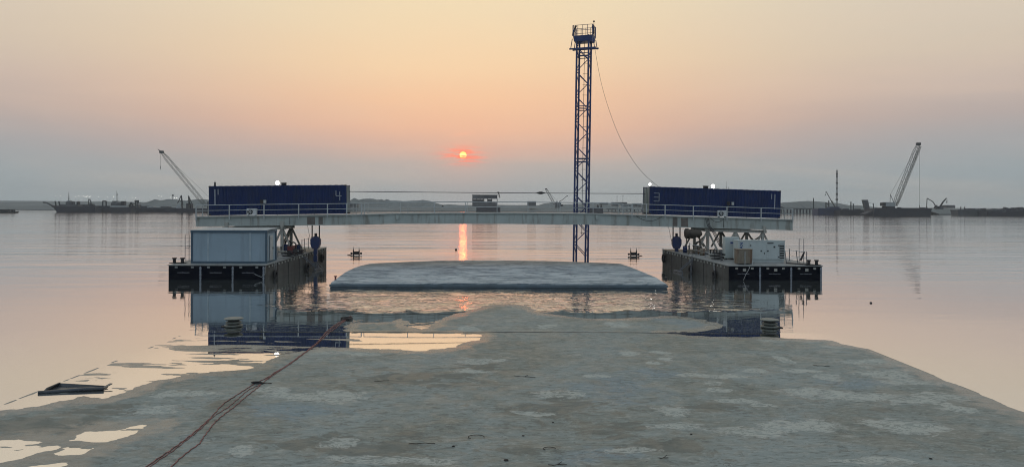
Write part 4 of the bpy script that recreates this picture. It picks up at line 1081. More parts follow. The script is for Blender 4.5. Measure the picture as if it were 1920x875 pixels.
manifold('pipe manifold with valves behind the cabin side door', onpd(527, 62.2, ZL), 3, TRES)
manifold('pipe manifold with valves and black hose left of the control cabinet', onpd(1341, 61.6, ZR), 4, TRES)
manifold('rusty pipe manifold further back on the generator pontoon', onpd(1300, 64.8, ZR), 3, RUSTY)
# loose rope loops over the cabin pontoon corner
cablething('mooring_line', [onpd(462, 56.6, ZL), W(468, 505, 56.0), W(480, 515, 55.9), W(490, 519, 55.9), W(497, 513, 55.9), W(497.5, 500, 56.0), onpd(498, 56.8, ZL)], .02, 'thin pale mooring line drooping over the bow of the cabin pontoon', 'rope', RAIL)
cablething('mooring_line', [onpd(1407, 57.2, ZR), W(1404, 505, 56.3), W(1398, 515, 56.2), W(1394, 525, 56.2)], .016, 'thin pale line hanging slanted over the bow of the generator pontoon', 'rope', RAIL)
# ---- right pontoon machinery
def cabinet():
    p = onpd(1370, 61.3, ZR); o = thing('control_cabinet', 'white electrical control cabinet between trestle and generator', 'cabinet', p, RAD(3))
    g = MB(); g.box(-.58, .58, -.35, .35, .1, 1.85); part('body', g, GENW, o)
    g = MB(); g.box(-.5, .3, -.372, -.35, .18, 1.78); d = part('door', g, GENW, o)
    g = MB(); g.box(.2, .25, -.40, -.375, .85, 1.05); part('handle', g, DARK, d)
    g = MB(); g.box(-.22, .12, -.385, -.374, 1.25, 1.5); part('display', g, TEXTM, o, label='small pale display window with dark frame')
    g = MB(); g.box(-.17, .07, -.392, -.386, 1.30, 1.45); part('screen', g, TXTB, o)
    for x in (-.5, .5):
        g = MB(); g.box(x - .07, x + .07, -.33, .33, 0, .1); part('foot', g, DARK, o)
cabinet()
def generator():
    a = pd(1384, 491, ZR); y = a.y; p0 = onpd(1384, y, ZR); p1_ = onpd(1471.5, y, ZR); L = p1_.x - p0.x; H = 1.72; Wg = 1.3
    o = thing('generator', 'off-white enclosed diesel generator with dark louvres on its pontoon', 'generator', p0, RAD(0))
    g = MB(); g.box(.05, L - .05, .05, Wg, 0, .2); part('base_frame', g, GENW, o)
    g = MB(); g.box(0, L, 0, Wg, .2, H - .02); part('enclosure', g, GENW, o)
    g = MB(); g.box(-.02, L + .02, -.02, Wg + .02, H - .02, H + .02); part('roof', g, GENW, o)
    for (x0, x1) in ((.95, 1.98), (2.28, L - .45)):
        g = MB(); g.box(x0, x1, -.02, -.001, .3, 1.45); d = part('door', g, GENW, o)
        g = MB(); xh = x1 - .12 if x0 < 1.5 else x0 + .12; g.box(xh - .05, xh + .05, -.05, -.022, .86, .96); part('handle', g, BLACK, d)
        for zz in (.42, 1.35):
            xk = x0 + .05 if x0 < 1.5 else x1 - .05; g = MB(); g.box(xk - .05, xk + .05, -.045, -.022, zz - .04, zz + .04); part('hinge', g, BLACK, d)
    g = MB(); g.box(2.10, 2.16, -.04, 0, .66, .76); part('lock', g, BLACK, o)
    g = MB(); g.box(2.35, 2.85, -.028, -.021, 1.5, 1.57); part('slot_vent', g, BLACK, o)
    g = MB(); g.box(2.85, 3.0, -.03, -.021, 1.16, 1.30); part('gauge_plate', g, BLACK, o)
    g = MB(); g.box(L - .42, L - .06, -.012, 0.0, .3, 1.46); part('louvre_recess', g, BLACK, o)
    for k in range(6):
        z = .34 + k * .19; g = MB(); g.bar((L - .43, -.03, z + .10), (L - .05, -.03, z + .10), .06, .055, up=(0, 1, 0)); part('louvre', g, GENW, o)
    g = MB(); g.box(2.0, 2.2, .3, .5, H + .02, H + .1); part('lifting_eye', g, RAIL, o)
    Mt = Matrix.Translation((.27, -.006, .92)) @ Matrix.Rotation(RAD(90), 4, 'X') @ Matrix.Rotation(RAD(90), 4, 'Z')
    part('lettering', text_mb('TEKSAN', .37, Mt, .004), TXTB, o)
    return o
generator()
p = pd(1397, 495.5, ZR)
o = thing('tank', 'rust-streaked square tank with rounded corners in front of the generator', 'tank', (p.x, p.y, pz(p.y, ZR)))
w2 = .62; g = MB(); pts = []
for cx_, cy_, a0 in ((w2 - .15, .15, -90), (w2 - .15, .75, 0), (-w2 + .15, .75, 90), (-w2 + .15, .15, 180)):
    for k in range(5): a = RAD(a0 + k * 22.5); pts.append((cx_ + .15 * math.cos(a), cy_ + .15 * math.sin(a), .08))
g.prism(pts, (0, 0, 1.08)); part('tank_shell', g, RUSTY, o)
g = MB(); g.prism([(x * 1.03, (y - .45) * 1.03 + .45, 1.16) for x, y, _ in pts], (0, 0, .04)); part('rim', g, RUSTY, o)
for x in (-.02, .56):
    g = MB(); g.bar((x, -.03, -.02), (x, -.03, .42 if x > .1 else 1.0), .05); part('support_strut', g, RAIL, o)
# tarp-covered drum hung under the beam, far side
q = W(1299.5, 437.5, 66.3); g = MB()
ring = []
for i in range(9):
    u = i / 8; x = q.x - .66 + 1.32 * u; rr = .46 - .16 * u + .05 * math.sin(i * 2.1)
    ring.append([(x, q.y + .9 * math.cos(a) * .8, q.z + rr * math.sin(a) * (1.0 if math.sin(a) > 0 else 1.15 - .35 * abs(u - .5)) + .03 * math.sin(i * 3 + a * 2)) for a in [2 * math.pi * k / 12 for k in range(12)]])
vs = [v for r_ in ring for v in r_]; fs = [(i * 12 + k, i * 12 + (k + 1) % 12, (i + 1) * 12 + (k + 1) % 12, (i + 1) * 12 + k) for i in range(8) for k in range(12)] + [tuple(range(11, -1, -1)), tuple(range(96, 108))]
o = thing('winch_drum', 'winch drum wrapped in brown tarpaulin under the bridge, generator side', 'winch', (q.x, q.y, pz(q.y, ZR)))
g.add(vs, fs); part('tarpaulin', g, TARP, o, local=False, smooth=True)
for dx in (-.6, .6):
    g = MB(); g.tube((dx, 0, 0), (dx, 0, q.z - pz(q.y, ZR)), .05, n=6); part('support_post', g, RUSTY, o)
# assorted pipes & hoses
for i, (px, D, zf, lab) in enumerate(((541, 60.5, ZL, 'black hose coiled on the cabin pontoon deck'), (1345, 60.2, ZR, 'dark hose coiled by the control cabinet foot'))):
    p = onpd(px, D, zf); g = MB(); g.path([p + Vector((.42 * math.cos(a) * (1 + .04 * a), .35 * math.sin(a), .06 + .035 * a)) for a in [k * .5 for k in range(30)]], .05, 6)
    solo('hose_coil', g, BLACK, lab, 'hose', p)
p = onpd(1506, 58.3, ZR); g = MB(); g.tube(p + Vector((-.22, 0, .25)), p + Vector((.1, 0, .95)), .09, .06, n=8)
solo('rolled_net', g, BLACK, 'dark rolled bundle leaning on the ladder hoop by the outer bollards', 'bundle', p)
g = MB(); a, b = onpd(1474, 58.2, ZR), onpd(1512, 57.4, ZR); g.bar(a + Vector((0, 0, .06)), b + Vector((0, 0, .06)), .1, .08); solo('timber', g, DARK, 'long dark timber lying on the generator pontoon deck', 'timber', a)

# ---- hoist blocks hanging from the beam over the water
def hoist(label, px, ptop, zt_px=442, zb_px=490, t=.3):
    s_ = s_at(px, 450, t)[0]; c = gw(s_, t, 0); a, b0 = ab(px, zt_px); _, b1 = ab(px, zb_px); zt = CH - b0 * c.y; zb_ = CH - b1 * c.y
    o = thing('hoist_block', label, 'hoist block', (c.x, c.y, .2), group='blue hoist blocks hung under the bridge')
    H = zt - zb_; P = lambda x, y, u: Vector((c.x + x, c.y + y, zb_ + H * u))
    for dx in (-.32, .32):
        g = MB(); g.tube(P(dx, 0, .72), Vector((c.x + dx, c.y, zbot(s_ + dx) + .1)), .055, n=8); part('suspension_rod', g, BLACK, o, local=False)
    g = MB(); g.path(sag(P(-.42, 0, .7), Vector((c.x - .75, c.y, zbot(s_) + .05)), -.02), .015, 4); part('guy_wire', g, CABLE, o, local=False)
    g = MB(); prof = [(-.24, .50), (-.36, .60), (-.42, .68), (-.42, .86), (-.30, .93), (-.12, .98), (.12, .98), (.30, .93), (.42, .86), (.42, .68), (.36, .60), (.24, .50)]
    g.prism([P(x, -.22, u) for x, u in prof], (0, .44, 0)); part('casing', g, BLUET, o, local=False)
    g = MB(); g.tube(P(0, 0, .97), P(0, 0, 1.1), .12, n=10); part('motor_cap', g, BLACK, o, local=False)
    g = MB(); prof = [(-.15, .0), (-.17, .2), (-.11, .26), (-.17, .32), (-.15, .52), (.15, .52), (.17, .32), (.11, .26), (.17, .2), (.15, .0)]
    g.prism([P(x, -.14, u) for x, u in prof], (0, .28, 0)); part('hook_shank', g, BLUET, o, local=False)
    g = MB()
    for a_ in range(6):
        an = a_ * math.pi / 3 + .3; g.tube(P(0, 0, .02), Vector((c.x + .62 * math.cos(an), c.y + .62 * math.sin(an), .16)), .035, n=5)
    g.tube(P(0, 0, .04), Vector((c.x, c.y, -.3)), .10, n=8); part('grab_spider', g, LADM, o, local=False)
hoist('blue hoist block hanging over water beside the cabin pontoon', 592, 440)
hoist('blue hoist block hanging over water beside the generator pontoon', 1268.5, 441)
for px, D, lab, left in ((586, 66.5, 'thin slanting outrigger poles from the cabin pontoon to the water', 1), (1283, 65.5, 'thin slanting outrigger poles from the generator pontoon to the water', -1)):
    g = MB(); p = inner(px - left * 18, 0, left > 0); p.z = 1.2
    for k in range(2): g.tube(p + Vector((0, k * .5, 0)), (p.x + left * 1.15, p.y + k * .5 + .3, .12), .04, n=6)
    g.bar((p.x + left * 1.05, p.y - .3, .10), (p.x + left * 1.35, p.y + 1.5, .10), .14)
    solo('outrigger', g, LADM, lab, 'outrigger', p)

# ================================================================== LATTICE TOWER
def tower():
    D0 = 79.0; th = RAD(-18); wv = 1.30
    c0 = Vector((ab(1075.5, 440)[0] * D0, D0, 0))
    ux = Vector((math.cos(th), math.sin(th), 0)) * wv; uy = Vector((-math.sin(th), math.cos(th), 0)) * wv
    C = [c0, c0 + ux, c0 + ux + uy, c0 + uy]
    ztop_ = CH - ab(1090, 80)[1] * (D0 + .5)
    lean = Vector((.012, 0, 0))        # leans a hair to one side
    P = lambda i, z: C[i] + lean * z * 1.0 + Vector((0, 0, z))
    o = thing('lattice_tower', 'tall slim navy lattice tower rising from the water behind the bridge', 'lattice tower', (c0.x, c0.y, 0))
    for i in range(4):
        g = MB(); g.tube(P(i, -.8), P(i, ztop_), .105, n=8); part('leg', g, TOWB, o, local=False)
    for i in range(4):
        j = (i + 1) % 4; g = MB(); z = .3; k = 0
        while z < ztop_ - 1.0:
            if i == 0: g.tube(P(j, z + 2.65), P(i, z + 1.4), .045, n=5); g.tube(P(i, z + 1.4), P(j, z), .045, n=5)
            elif i == 2: g.tube(P(j, z + 1.2), P(i, z - .1), .04, n=5); g.tube(P(i, z - .1), P(i, z + 2.6), .05, n=5)
            else: g.tube(P(i, z + 2.65), P(j, z + 1.4), .036, n=5); g.tube(P(j, z + 1.4), P(i, z), .036, n=5)
            z += 2.65; k += 1
        part('bracing', g, TOWB, o, local=False)
    g = MB()
    for yy in (100, 106, 199, 205, 297, 303, 390, 396):
        zz = CH - ab(1090, yy)[1] * D0
        for i in range(4): g.tube(P(i, zz), P((i + 1) % 4, zz), .045, n=5)
    part('section_rings', g, TOWB, o, local=False)
    ca = c0 + ux * .55 + uy * .5; cb_ = c0 + ux * .82 + uy * .6
    g = MB()
    for q in (ca, cb_): g.tube(q + Vector((0, 0, 2.6)) + lean * 2.6, q + Vector((0, 0, ztop_ + .6)) + lean * ztop_, .03, n=5)
    z = 2.8
    while z < ztop_: g.tube(ca + lean * z + Vector((-.15, 0, z)), cb_ + lean * z + Vector((.1, 0, z)), .022, n=4); z += 1.15
    part('ladder', g, LADM, o, local=False)
    cc = c0 + ux * .5 + uy * .5 + lean * ztop_
    e = ux.normalized(); f = uy.normalized()
    Q = lambda a, b, z: cc + e * a + f * b + Vector((0, 0, z))
    z0 = ztop_
    g = MB(); g.add([Q(-.95, -.75, z0), Q(1.0, -.75, z0), Q(1.0, .75, z0), Q(-.95, .75, z0), Q(-1.05, -.8, z0 + .60), Q(1.12, -.8, z0 + .60), Q(1.12, .8, z0 + .60), Q(-1.05, .8, z0 + .60)],
                      [(3, 2, 1, 0), (4, 5, 6, 7), (0, 1, 5, 4), (1, 2, 6, 5), (2, 3, 7, 6), (3, 0, 4, 7)])
    part('platform', g, TOWB, o, local=False)
    g = MB(); zr = z0 + .62; h = 1.1
    cs = [(-1.05, -.8), (1.1, -.8), (1.1, .8), (-1.05, .8)]
    for i in range(4):
        a, b = cs[i], cs[(i + 1) % 4]
        for k in range(4):
            u = k / 4; x, y = a[0] + (b[0] - a[0]) * u, a[1] + (b[1] - a[1]) * u; g.tube(Q(x, y, zr - .05), Q(x, y, zr + h), .032 if k else .05, n=5)
        for hh in (h, h * .5): g.tube(Q(*a, zr + hh), Q(*b, zr + hh), .026, n=5)
    part('guard_rail', g, TOWB, o, local=False)
    for sx, x in ((-1, -1.12), (1, 1.1)):
        g = MB(); g.bar(Q(x, -.6, zr + .05), Q(x + sx * .02, -.3, zr + .55), .14, .1); g.bar(Q(x, -.3, zr + .5), Q(x + sx * -.2, .1, zr + 1.1 + (.15 if sx < 0 else 0)), .16, .12); part('floodlight_bracket', g, BLACK, o, local=False)
    g = MB(); g.tube(Q(1.12, -.2, zr + .6), Q(1.12, -.2, zr + 1.5), .03, n=5); g.lathe([(.08, 0), (.11, .08), (.05, .16)], tuple(Q(1.12, -.2, zr + 1.45)), 8); part('beacon_mast', g, BLACK, o, local=False)
    zc = CH - ab(1090, 90.5)[1] * D0
    for b_, dz in ((-.75, -.08), (.75, .12)):
        g = MB(); g.bar(Q(-1.45, b_, zc + dz), Q(1.45, b_, zc + dz), .13, .16); part('cantilever_beam', g, TOWB, o, local=False)
    g = MB()
    for (x, b_) in ((-1.3, -.75), (-1.3, .75), (1.3, -.75), (1.3, .75)):
        g.tube(Q(x, b_, zc), Q(x * .88, b_ * .95, z0 + .3), .045, n=5)
    part('platform_strut', g, TOWB, o, local=False)
    return Q(1.3, -.7, zc)
pt = tower()
end = McR @ Vector((XR(1240), 1.2, 2.62))
ctrl = [(1115.5, 97), (1126, 150), (1141, 203), (1161, 255), (1185, 298), (1208, 327), (1235, 347.5)]
pts = [pt]
for i, (px, py) in enumerate(ctrl[1:-1]):
    u = (i + 1) / (len(ctrl) - 1); D = pt.y + (end.y - pt.y) * u; pts.append(W(px, py, D))
pts.append(end)
fine = []
for i in range(len(pts) - 1):       # Catmull-Rom
    p0, p1_, p2_, p3 = pts[max(i - 1, 0)], pts[i], pts[i + 1], pts[min(i + 2, len(pts) - 1)]
    for k in range(6):
        t = k / 6; fine.append(0.5 * ((2 * p1_) + (p2_ - p0) * t + (2 * p0 - 5 * p1_ + 4 * p2_ - p3) * t * t + (3 * p1_ - p0 - 3 * p2_ + p3) * t ** 3))
fine.append(pts[-1])
cablething('power_cable', fine, .017, 'thin cable sagging from the tower top down to the container above the generator')

# ---- twin post fittings standing just out of the water
def twin(label, px, py, flip):
    q = G(px, py); o = thing('twin_post_fitting', label, 'mooring fitting', (q.x, q.y, 0), group='small twin-post fittings out in the water')
    for dx in (-.33, .33):
        g = MB(); g.tube((dx, 0, -.3), (dx, 0, .55), .07, n=8); g.tube((dx, 0, .55), (dx - .02, 0, .95), .05, .012, n=6); part('post', g, BLACK, o)
    g = MB(); g.box(-.33, .33, -.12, .12, .06, .42); part('crossbox', g, BLACK, o)
    for sx in (-1, 1):
        g = MB(); g.lathe([(.06, -.12), (.12, -.08), (.12, .08), (.06, .12)], n=8).xf(Matrix.Translation((sx * .55, 0, .2)) @ Matrix.Rotation(RAD(90), 4, 'Y')); part('roller', g, BLACK, o)
    g = MB(); g.path([(flip * -.3, 0, .1), (flip * -.6, -.2, .04), (flip * -.95, -.3, .02)], .035, 5); part('rope_tail', g, DARK, o)
twin('black twin-post fitting in the water beside the left hoist block', 668, 478, 1)
twin('black twin-post fitting in the water between tower and right hoist block', 1188, 479.5, -1)
q = G(855, 468.6); g = MB(); g.lathe([(.02, -.05), (.13, .0), (.15, .08), (.09, .16), (.02, .2)], tuple(q), 10); solo('float', g, BLACK, 'tiny black float bobbing left of the sun reflection', 'float', q, smooth=True)
q = G(1633, 568); g = MB(); g.lathe([(.01, -.04), (.07, .0), (.08, .04), (.02, .08)], tuple(q), 8); solo('float', g, DARK, 'tiny dark float alone on the open water beyond the generator pontoon', 'float', q, smooth=True)
# ---- ringed fittings at the deck corners
def ring_fit(label, px, py, flip):
    q = G(px, py); o = thing('deck_bollard', label, 'bollard', (q.x, q.y, 0), group='half-submerged ringed bollards at the deck corners')
    m1 = mat('mossy_bollard_steel', (0.17, 0.185, 0.165), 0.6, 0, 0.3, 4, (0.05, 0.045, 0.035), 0.6)
    g = MB(); g.lathe([(.26, -.3), (.26, .34)], n=16); part('barrel', g, BLACK, o)
    for z, r in ((.06, .40), (.20, .34)):
        g = MB(); g.lathe([(r - .06, z - .05), (r, z - .03), (r + .02, z + .02), (r - .05, z + .05)], n=18); part('rib', g, m1, o)
    g = MB(); g.lathe([(.25, .30), (.42, .36), (.44, .39), (.36, .42), (.1, .43)], n=20); part('cap', g, m1, o)
    g = MB(); g.box(-.55 if flip < 0 else -.3, .3 if flip < 0 else .6, -.10, .10, -.06, .03); part('side_lug', g, BLACK, o)
ring_fit('half-submerged ringed bollard at the deck corner below the pale cabin reflection', 438, 612, -1)
ring_fit('half-submerged ringed bollard at the deck corner below the generator reflection', 1443, 614, 1)

# ---- ropes across the deck
def rope(label, pts, r=.0135):
    ps = []
    for i, (px, py) in enumerate(pts):
        q = G(px, py)
        q.z = max(0.004, float(deck_h(q.x, q.y))) + r * .8; ps.append(q)
    fine = []
    for i in range(len(ps) - 1):
        p0, p1_, p2_, p3 = ps[max(i - 1, 0)], ps[i], ps[i + 1], ps[min(i + 2, len(ps) - 1)]
        for k in range(10):
            t = k / 10; v = 0.5 * ((2 * p1_) + (p2_ - p0) * t + (2 * p0 - 5 * p1_ + 4 * p2_ - p3) * t * t + (3 * p1_ - p0 - 3 * p2_ + p3) * t ** 3)
            v.z = max(0.004, float(deck_h(v.x, v.y))) + r * .8; v.x += .012 * math.sin(len(fine) * 1.3); fine.append(v)
    fine.append(ps[-1])
    g = MB()
    # two laid strands
    for ph in (0, math.pi):
        g.path([v + Vector((math.cos(j * 1.1 + ph) * r * .45, 0, math.sin(j * 1.1 + ph) * r * .35 + r * .3)) for j, v in enumerate(fine)], r * .72, 6)
    return solo('rope', g, FIBRE, label, 'rope', ps[0], 'red ropes dragged across the deck', smooth=True)
rope('red rope with the wider bow, left of the pair across the wet deck', [(215, 925), (281, 873), (316, 849), (345, 828), (372, 806), (395, 785), (418, 760), (440, 745), (462, 731), (476, 722), (500, 710), (522, 697), (545, 681), (566, 666), (582, 652), (597, 640), (612, 622), (630, 608), (648, 598), (658, 592)])
rope('red rope doubled close beside the first, inner strand on the wet deck', [(225, 928), (287, 873), (322, 849), (350, 827), (378, 804), (400, 783), (428, 765), (448, 748), (466, 733), (488, 722), (508, 708), (530, 693), (552, 678), (572, 662), (588, 650), (603, 632), (620, 617), (636, 606), (652, 598), (660, 593)], .011)
rope('red rope on the camera side of the pair, with the sharp kink', [(280, 925), (326, 873), (352, 850), (374, 834), (380, 824), (392, 808), (402, 795), (420, 779), (440, 764), (462, 745), (480, 731), (490, 722), (515, 700), (540, 686), (562, 668), (580, 655), (596, 643), (614, 626), (630, 614), (645, 602), (656, 596)])
q = G(484, 721); q.z = float(deck_h(q.x, q.y)); g = MB()
for k in range(3): g.path([q + Vector((.16 * math.cos(a) - .03 * k, .10 * math.sin(a), .03 + .012 * k)) for a in [j * .6 for j in range(12)]], .013, 5)
g.path([q, q + Vector((.25, .08, .02)), q + Vector((.42, .02, .02))], .012, 5)
solo('rope_knot', g, BLACK, 'dark tangled knot where the red ropes cross on the deck', 'knot', q)
q = G(650, 598); g = MB()
for k in range(4): g.path([q + Vector((.3 * math.cos(a + k), .25 * math.sin(a), .03 + .015 * k)) for a in [j * .6 for j in range(10)]], .02, 5)
solo('rope_tangle', g, DARK, 'dark tangle of rope where the red ropes enter the water', 'knot', q)

# ---- bent sheet-steel channel on the left deck edge
def channel():
    a = G(73, 737); b = G(194, 731); a.z = -.03; b.z = -.03
    o = thing('steel_channel', 'bent dark sheet-steel channel lying at the water edge of the deck', 'channel', (a.x, a.y, 0))
    d = (b - a); L = d.length; e = d.normalized(); n = Vector((-e.y, e.x, 0)); up = Vector((0, 0, 1))
    def P(u, v, z): return a + e * (L * u) + n * v + up * z
    g = MB()    # lower tray floor
    g.add([P(0, 0, .01), P(1.0, 0, .02), P(1.03, .28, .05), P(.08, .75, .03), P(0, 0, .03), P(1.0, 0, .04), P(1.03, .28, .07), P(.08, .75, .05)], [(3, 2, 1, 0), (4, 5, 6, 7), (0, 1, 5, 4), (1, 2, 6, 5), (2, 3, 7, 6), (3, 0, 4, 7)])
    part('tray', g, SHEET, o, local=False)
    g = MB()    # front lip, a rounded fold
    g.path([P(-.01, .0, .055), P(.3, .02, .06), (P(.6, .03, .075)), P(1.0, .02, .08)], .055, 10); part('front_fold', g, SHEET, o, local=False, smooth=True)
    g = MB()
    g.add([P(.04, .02, .05), P(.11, .78, .03), P(.15, .80, .16), P(.07, .25, .14), P(.06, .02, .05), P(.13, .78, .03), P(.18, .80, .16), P(.09, .25, .14)], [(3, 2, 1, 0), (4, 5, 6, 7), (0, 1, 5, 4), (1, 2, 6, 5), (2, 3, 7, 6), (3, 0, 4, 7)])
    g.add([P(.10, .74, .03), P(1.0, .30, .05), P(1.0, .31, .09), P(.16, .78, .14), P(.10, .77, .03), P(1.0, .33, .05), P(1.0, .34, .09), P(.16, .81, .14)], [(3, 2, 1, 0), (4, 5, 6, 7), (0, 1, 5, 4), (1, 2, 6, 5), (2, 3, 7, 6), (3, 0, 4, 7)])
    part('rear_flange', g, SHEET, o, local=False)
    g = MB(); g.bar(P(.98, .05, .08), P(1.07, .34, .15), .10, .02); part('torn_corner', g, SHEET, o, local=False)
channel()

# ---- litter on the deck
TW = mat('dark_twig', (0.02, 0.018, 0.015), 0.8)
def twig(label, px, py, L, ang, kind=0):
    q = G(px, py, .05); q.z = float(deck_h(q.x, q.y)) + .006; g = MB()
    pts = []; n = 7
    for i in range(n):
        u = i / (n - 1) - .5; pts.append(q + Vector((math.cos(ang) * L * u + .03 * math.sin(i * 2.3), math.sin(ang) * L * u + .03 * math.cos(i * 1.7), .012)))
    if kind == 1: pts = [q + Vector((L * .4 * math.cos(a), L * .4 * math.sin(a) * .8, .012)) for a in [k * .5 for k in range(9)]]
    g.path(pts, .008, 5)
    if kind == 2: g.path([pts[3], pts[3] + Vector((.1, .12, .02))], .008, 4)
    solo('twig', g, TW, label, 'twig', q, 'bits of litter on the deck')
twig('thin dark stick on the deck below the right ringed bollard', 1539, 685, .5, -.4)
twig('straight dark stick at the bottom middle edge of the photo', 1044, 870, .38, .15, 2)
twig('curled dark wire scrap on the deck, bottom middle', 893, 818, .5, 0, 1)
twig('short dark curl lying beside the patchy deck centre', 1030, 840, .36, 0, 1)
twig('short dark stick near the bottom of the deck, right half', 1243, 857, .2, .3, 2)
twig('thin crooked twig on the deck midway to the joint line', 983, 705, .7, -.25, 2)
twig('faint long twig on the deck right of the rope knot', 790, 830, .6, .05)
twig('small twig close to the shore of the calm pool', 715, 713, .45, .3)
for i, (px, py, s_, lab) in enumerate(((949, 861, .07, 'dark pebble on the deck, lowest in the middle'), (981, 815, .045, 'small dark pebble above the curled wire scrap'), (850, 835, .05, 'small dark pebble left of the curled wire scrap'), (1037, 790, .04, 'tiny dark pebble on the pale deck patch'), (1745, 858, .05, 'dark pebble on the deck near the bottom right'), (1296, 812, .04, 'tiny dark pebble alone in the right half of the deck'))):
    s_ *= .65; q = G(px, py, .05); q.z = float(deck_h(q.x, q.y)); g = MB(); g.lathe([(s_ * .6, 0), (s_, s_ * .3), (s_ * .7, s_ * .7), (s_ * .1, s_ * .8)], tuple(q), 7); g.v = [Vector((v.x * 1 + .3 * (v.x - q.x), v.y, v.z)) for v in g.v]
    solo('pebble', g, TW, lab, 'pebble', q, 'bits of litter on the deck')

# ================================================================== FAR SHORE
def ridge(name, prof, D, depth, m, kind='structure', rough=.35, ext=True):
    """prof: (px, py) skyline points at distance D; a real mound of the given depth"""
    g = MB(); P = [W(px, py, D) for px, py in prof]
    xs = []; zs = []
    for a, b in zip(P, P[1:]):
        n = max(2, int((b.x - a.x) / (D * .0022)))
        for k in range(n): u = k / n; xs.append(a.x + (b.x - a.x) * u); zs.append(a.z + (b.z - a.z) * u)
    xs.append(P[-1].x); zs.append(P[-1].z)
    xs = np.array(xs); zs = np.array(zs)
    rows = []
    shape = [(-.5, -.3, 0), (-.5, .12, 0), (-.3, .5, 1), (-.12, .82, 1), (0, 1.0, .4), (.15, .85, 1), (.4, .3, 1), (.5, -.3, 0)]
    vs = []
    for (v, h, nn) in shape:
        for x, z in zip(xs, zs):
            jit = float(fbm(np.array(x * .05), np.array(v * 9), 3, 4)) * rough * z * nn
            vs.append((x, D + v * depth + (0 if v in (-.5, .5) else rnd.uniform(-1, 1) * depth * .02), max(z * h + jit, -.4) if h > 0 else -.5))
    n = len(xs); fs = [(i * n + k, i * n + k + 1, (i + 1) * n + k + 1, (i + 1) * n + k) for i in range(len(shape) - 1) for k in range(n - 1)]
    g.add(vs, fs)
    return solo(name, g, m, kind=kind, loc=(xs.mean(), D, 0))
# base land strips
ridge('terrain', [(-60, 383.5), (100, 383.5), (240, 384), (420, 385), (660, 386), (790, 386.5), (900, 387), (1200, 387), (1480, 388), (1640, 389), (1980, 391)], 1500, 500, FARH, rough=.2)
ridge('terrain', [(-70, 378.5), (60, 379), (150, 378.5), (260, 379)], 1250, 120, FARH, rough=.1)
ridge('terrain', [(-60, 375.5), (60, 376.5), (140, 377), (200, 377.5), (300, 379)], 1950, 150, FARH, rough=.1)
ridge('terrain', [(-80, 386), (60, 385), (95, 384.5), (130, 385.5), (240, 386.5), (400, 387)], 840, 60, FARH, rough=.25)
ridge('hills', [(255, 383), (280, 378.5), (291, 373.2), (300, 375.5), (315, 373.2), (332, 374.2), (350, 376), (370, 373), (385, 373.5), (400, 376), (430, 380)], 900, 90, FARH, rough=.3)
ridge('hills', [(655, 377), (664, 371.3), (673, 374.5), (681, 372.7), (690, 372.5), (700, 373), (706, 374.5), (716, 373.3), (720, 375.2), (725, 373.2), (733, 376.5), (760, 377), (782, 376), (793, 374.2), (806, 376), (816, 379.5), (830, 384)], 900, 90, FARH, rough=.3)
ridge('hills', [(820, 384.5), (840, 383), (870, 384.5), (940, 384), (1010, 384.5), (1020, 381.5), (1035, 379.5), (1048, 383), (1075, 382.5), (1100, 381), (1140, 380), (1200, 382), (1240, 384)], 1000, 90, FARH, rough=.3)
ridge('hills', [(1455, 381.5), (1470, 379.2), (1490, 378.2), (1515, 376.6), (1530, 377.5), (1548, 379.2), (1575, 381), (1590, 384), (1612, 384.8), (1640, 388)], 900, 90, FARH, rough=.25)
ridge('terrain', [(1440, 391), (1475, 391), (1540, 391), (1620, 392.5)], 680, 40, FARH, rough=.2)
ridge('terrain', [(1730, 392), (1748, 389.5), (1780, 391.5), (1810, 393), (1990, 393)], 640, 50, FARH, rough=.3)
ridge('terrain', [(640, 390.5), (700, 389.5), (740, 388.5), (800, 388.7), (860, 388), (960, 389), (1040, 389.5), (1140, 390), (1230, 391)], 820, 60, FARH, rough=.2)

def Wx(px, D): return ab(px, 387)[0] * D
def Zp(px, py, D): return CH - ab(px, py)[1] * D
def hull_mb(px0, px1, py, D, depth, bow=0, stern=0):
    """hull from px0 to px1 (left to right), deck at py; bow>0 rakes the left end, <0 the right end (in pixels)"""
    x0, x1 = Wx(px0, D), Wx(px1, D); z = Zp((px0 + px1) / 2, py, D); r = bow * D / F; q = stern * D / F
    g = MB()
    top = [(x0, D, z + abs(r) * .35), (x1, D, z + abs(q) * .35), (x1, D + depth, z + abs(q) * .35), (x0, D + depth, z + abs(r) * .35)]
    bot = [(x0 + r, D + .1 * depth, -.4), (x1 - q, D + .1 * depth, -.4), (x1 - q, D + .9 * depth, -.4), (x0 + r, D + .9 * depth, -.4)]
    g.add(bot + top, [(3, 2, 1, 0), (4, 5, 6, 7), (0, 1, 5, 4), (1, 2, 6, 5), (2, 3, 7, 6), (3, 0, 4, 7)])
    g.box(x0, x1, D - .15, D + .15, z - .1, z + .55)
    return g
def pbox(px0, px1, py0, py1, D, depth, off=2):
    """box between pixel columns and rows, at distance D+off"""
    d = D + off; g = MB(); g.box(Wx(px0, d), Wx(px1, d), d, d + depth, Zp((px0 + px1) / 2, py1, d), Zp((px0 + px1) / 2, py0, d)); return g
def ptube(g, a, b, D, r, off=2, r2=None, n=5):
    return g.tube(W(a[0], a[1], D + off), W(b[0], b[1], D + off), r, r2, n=n)

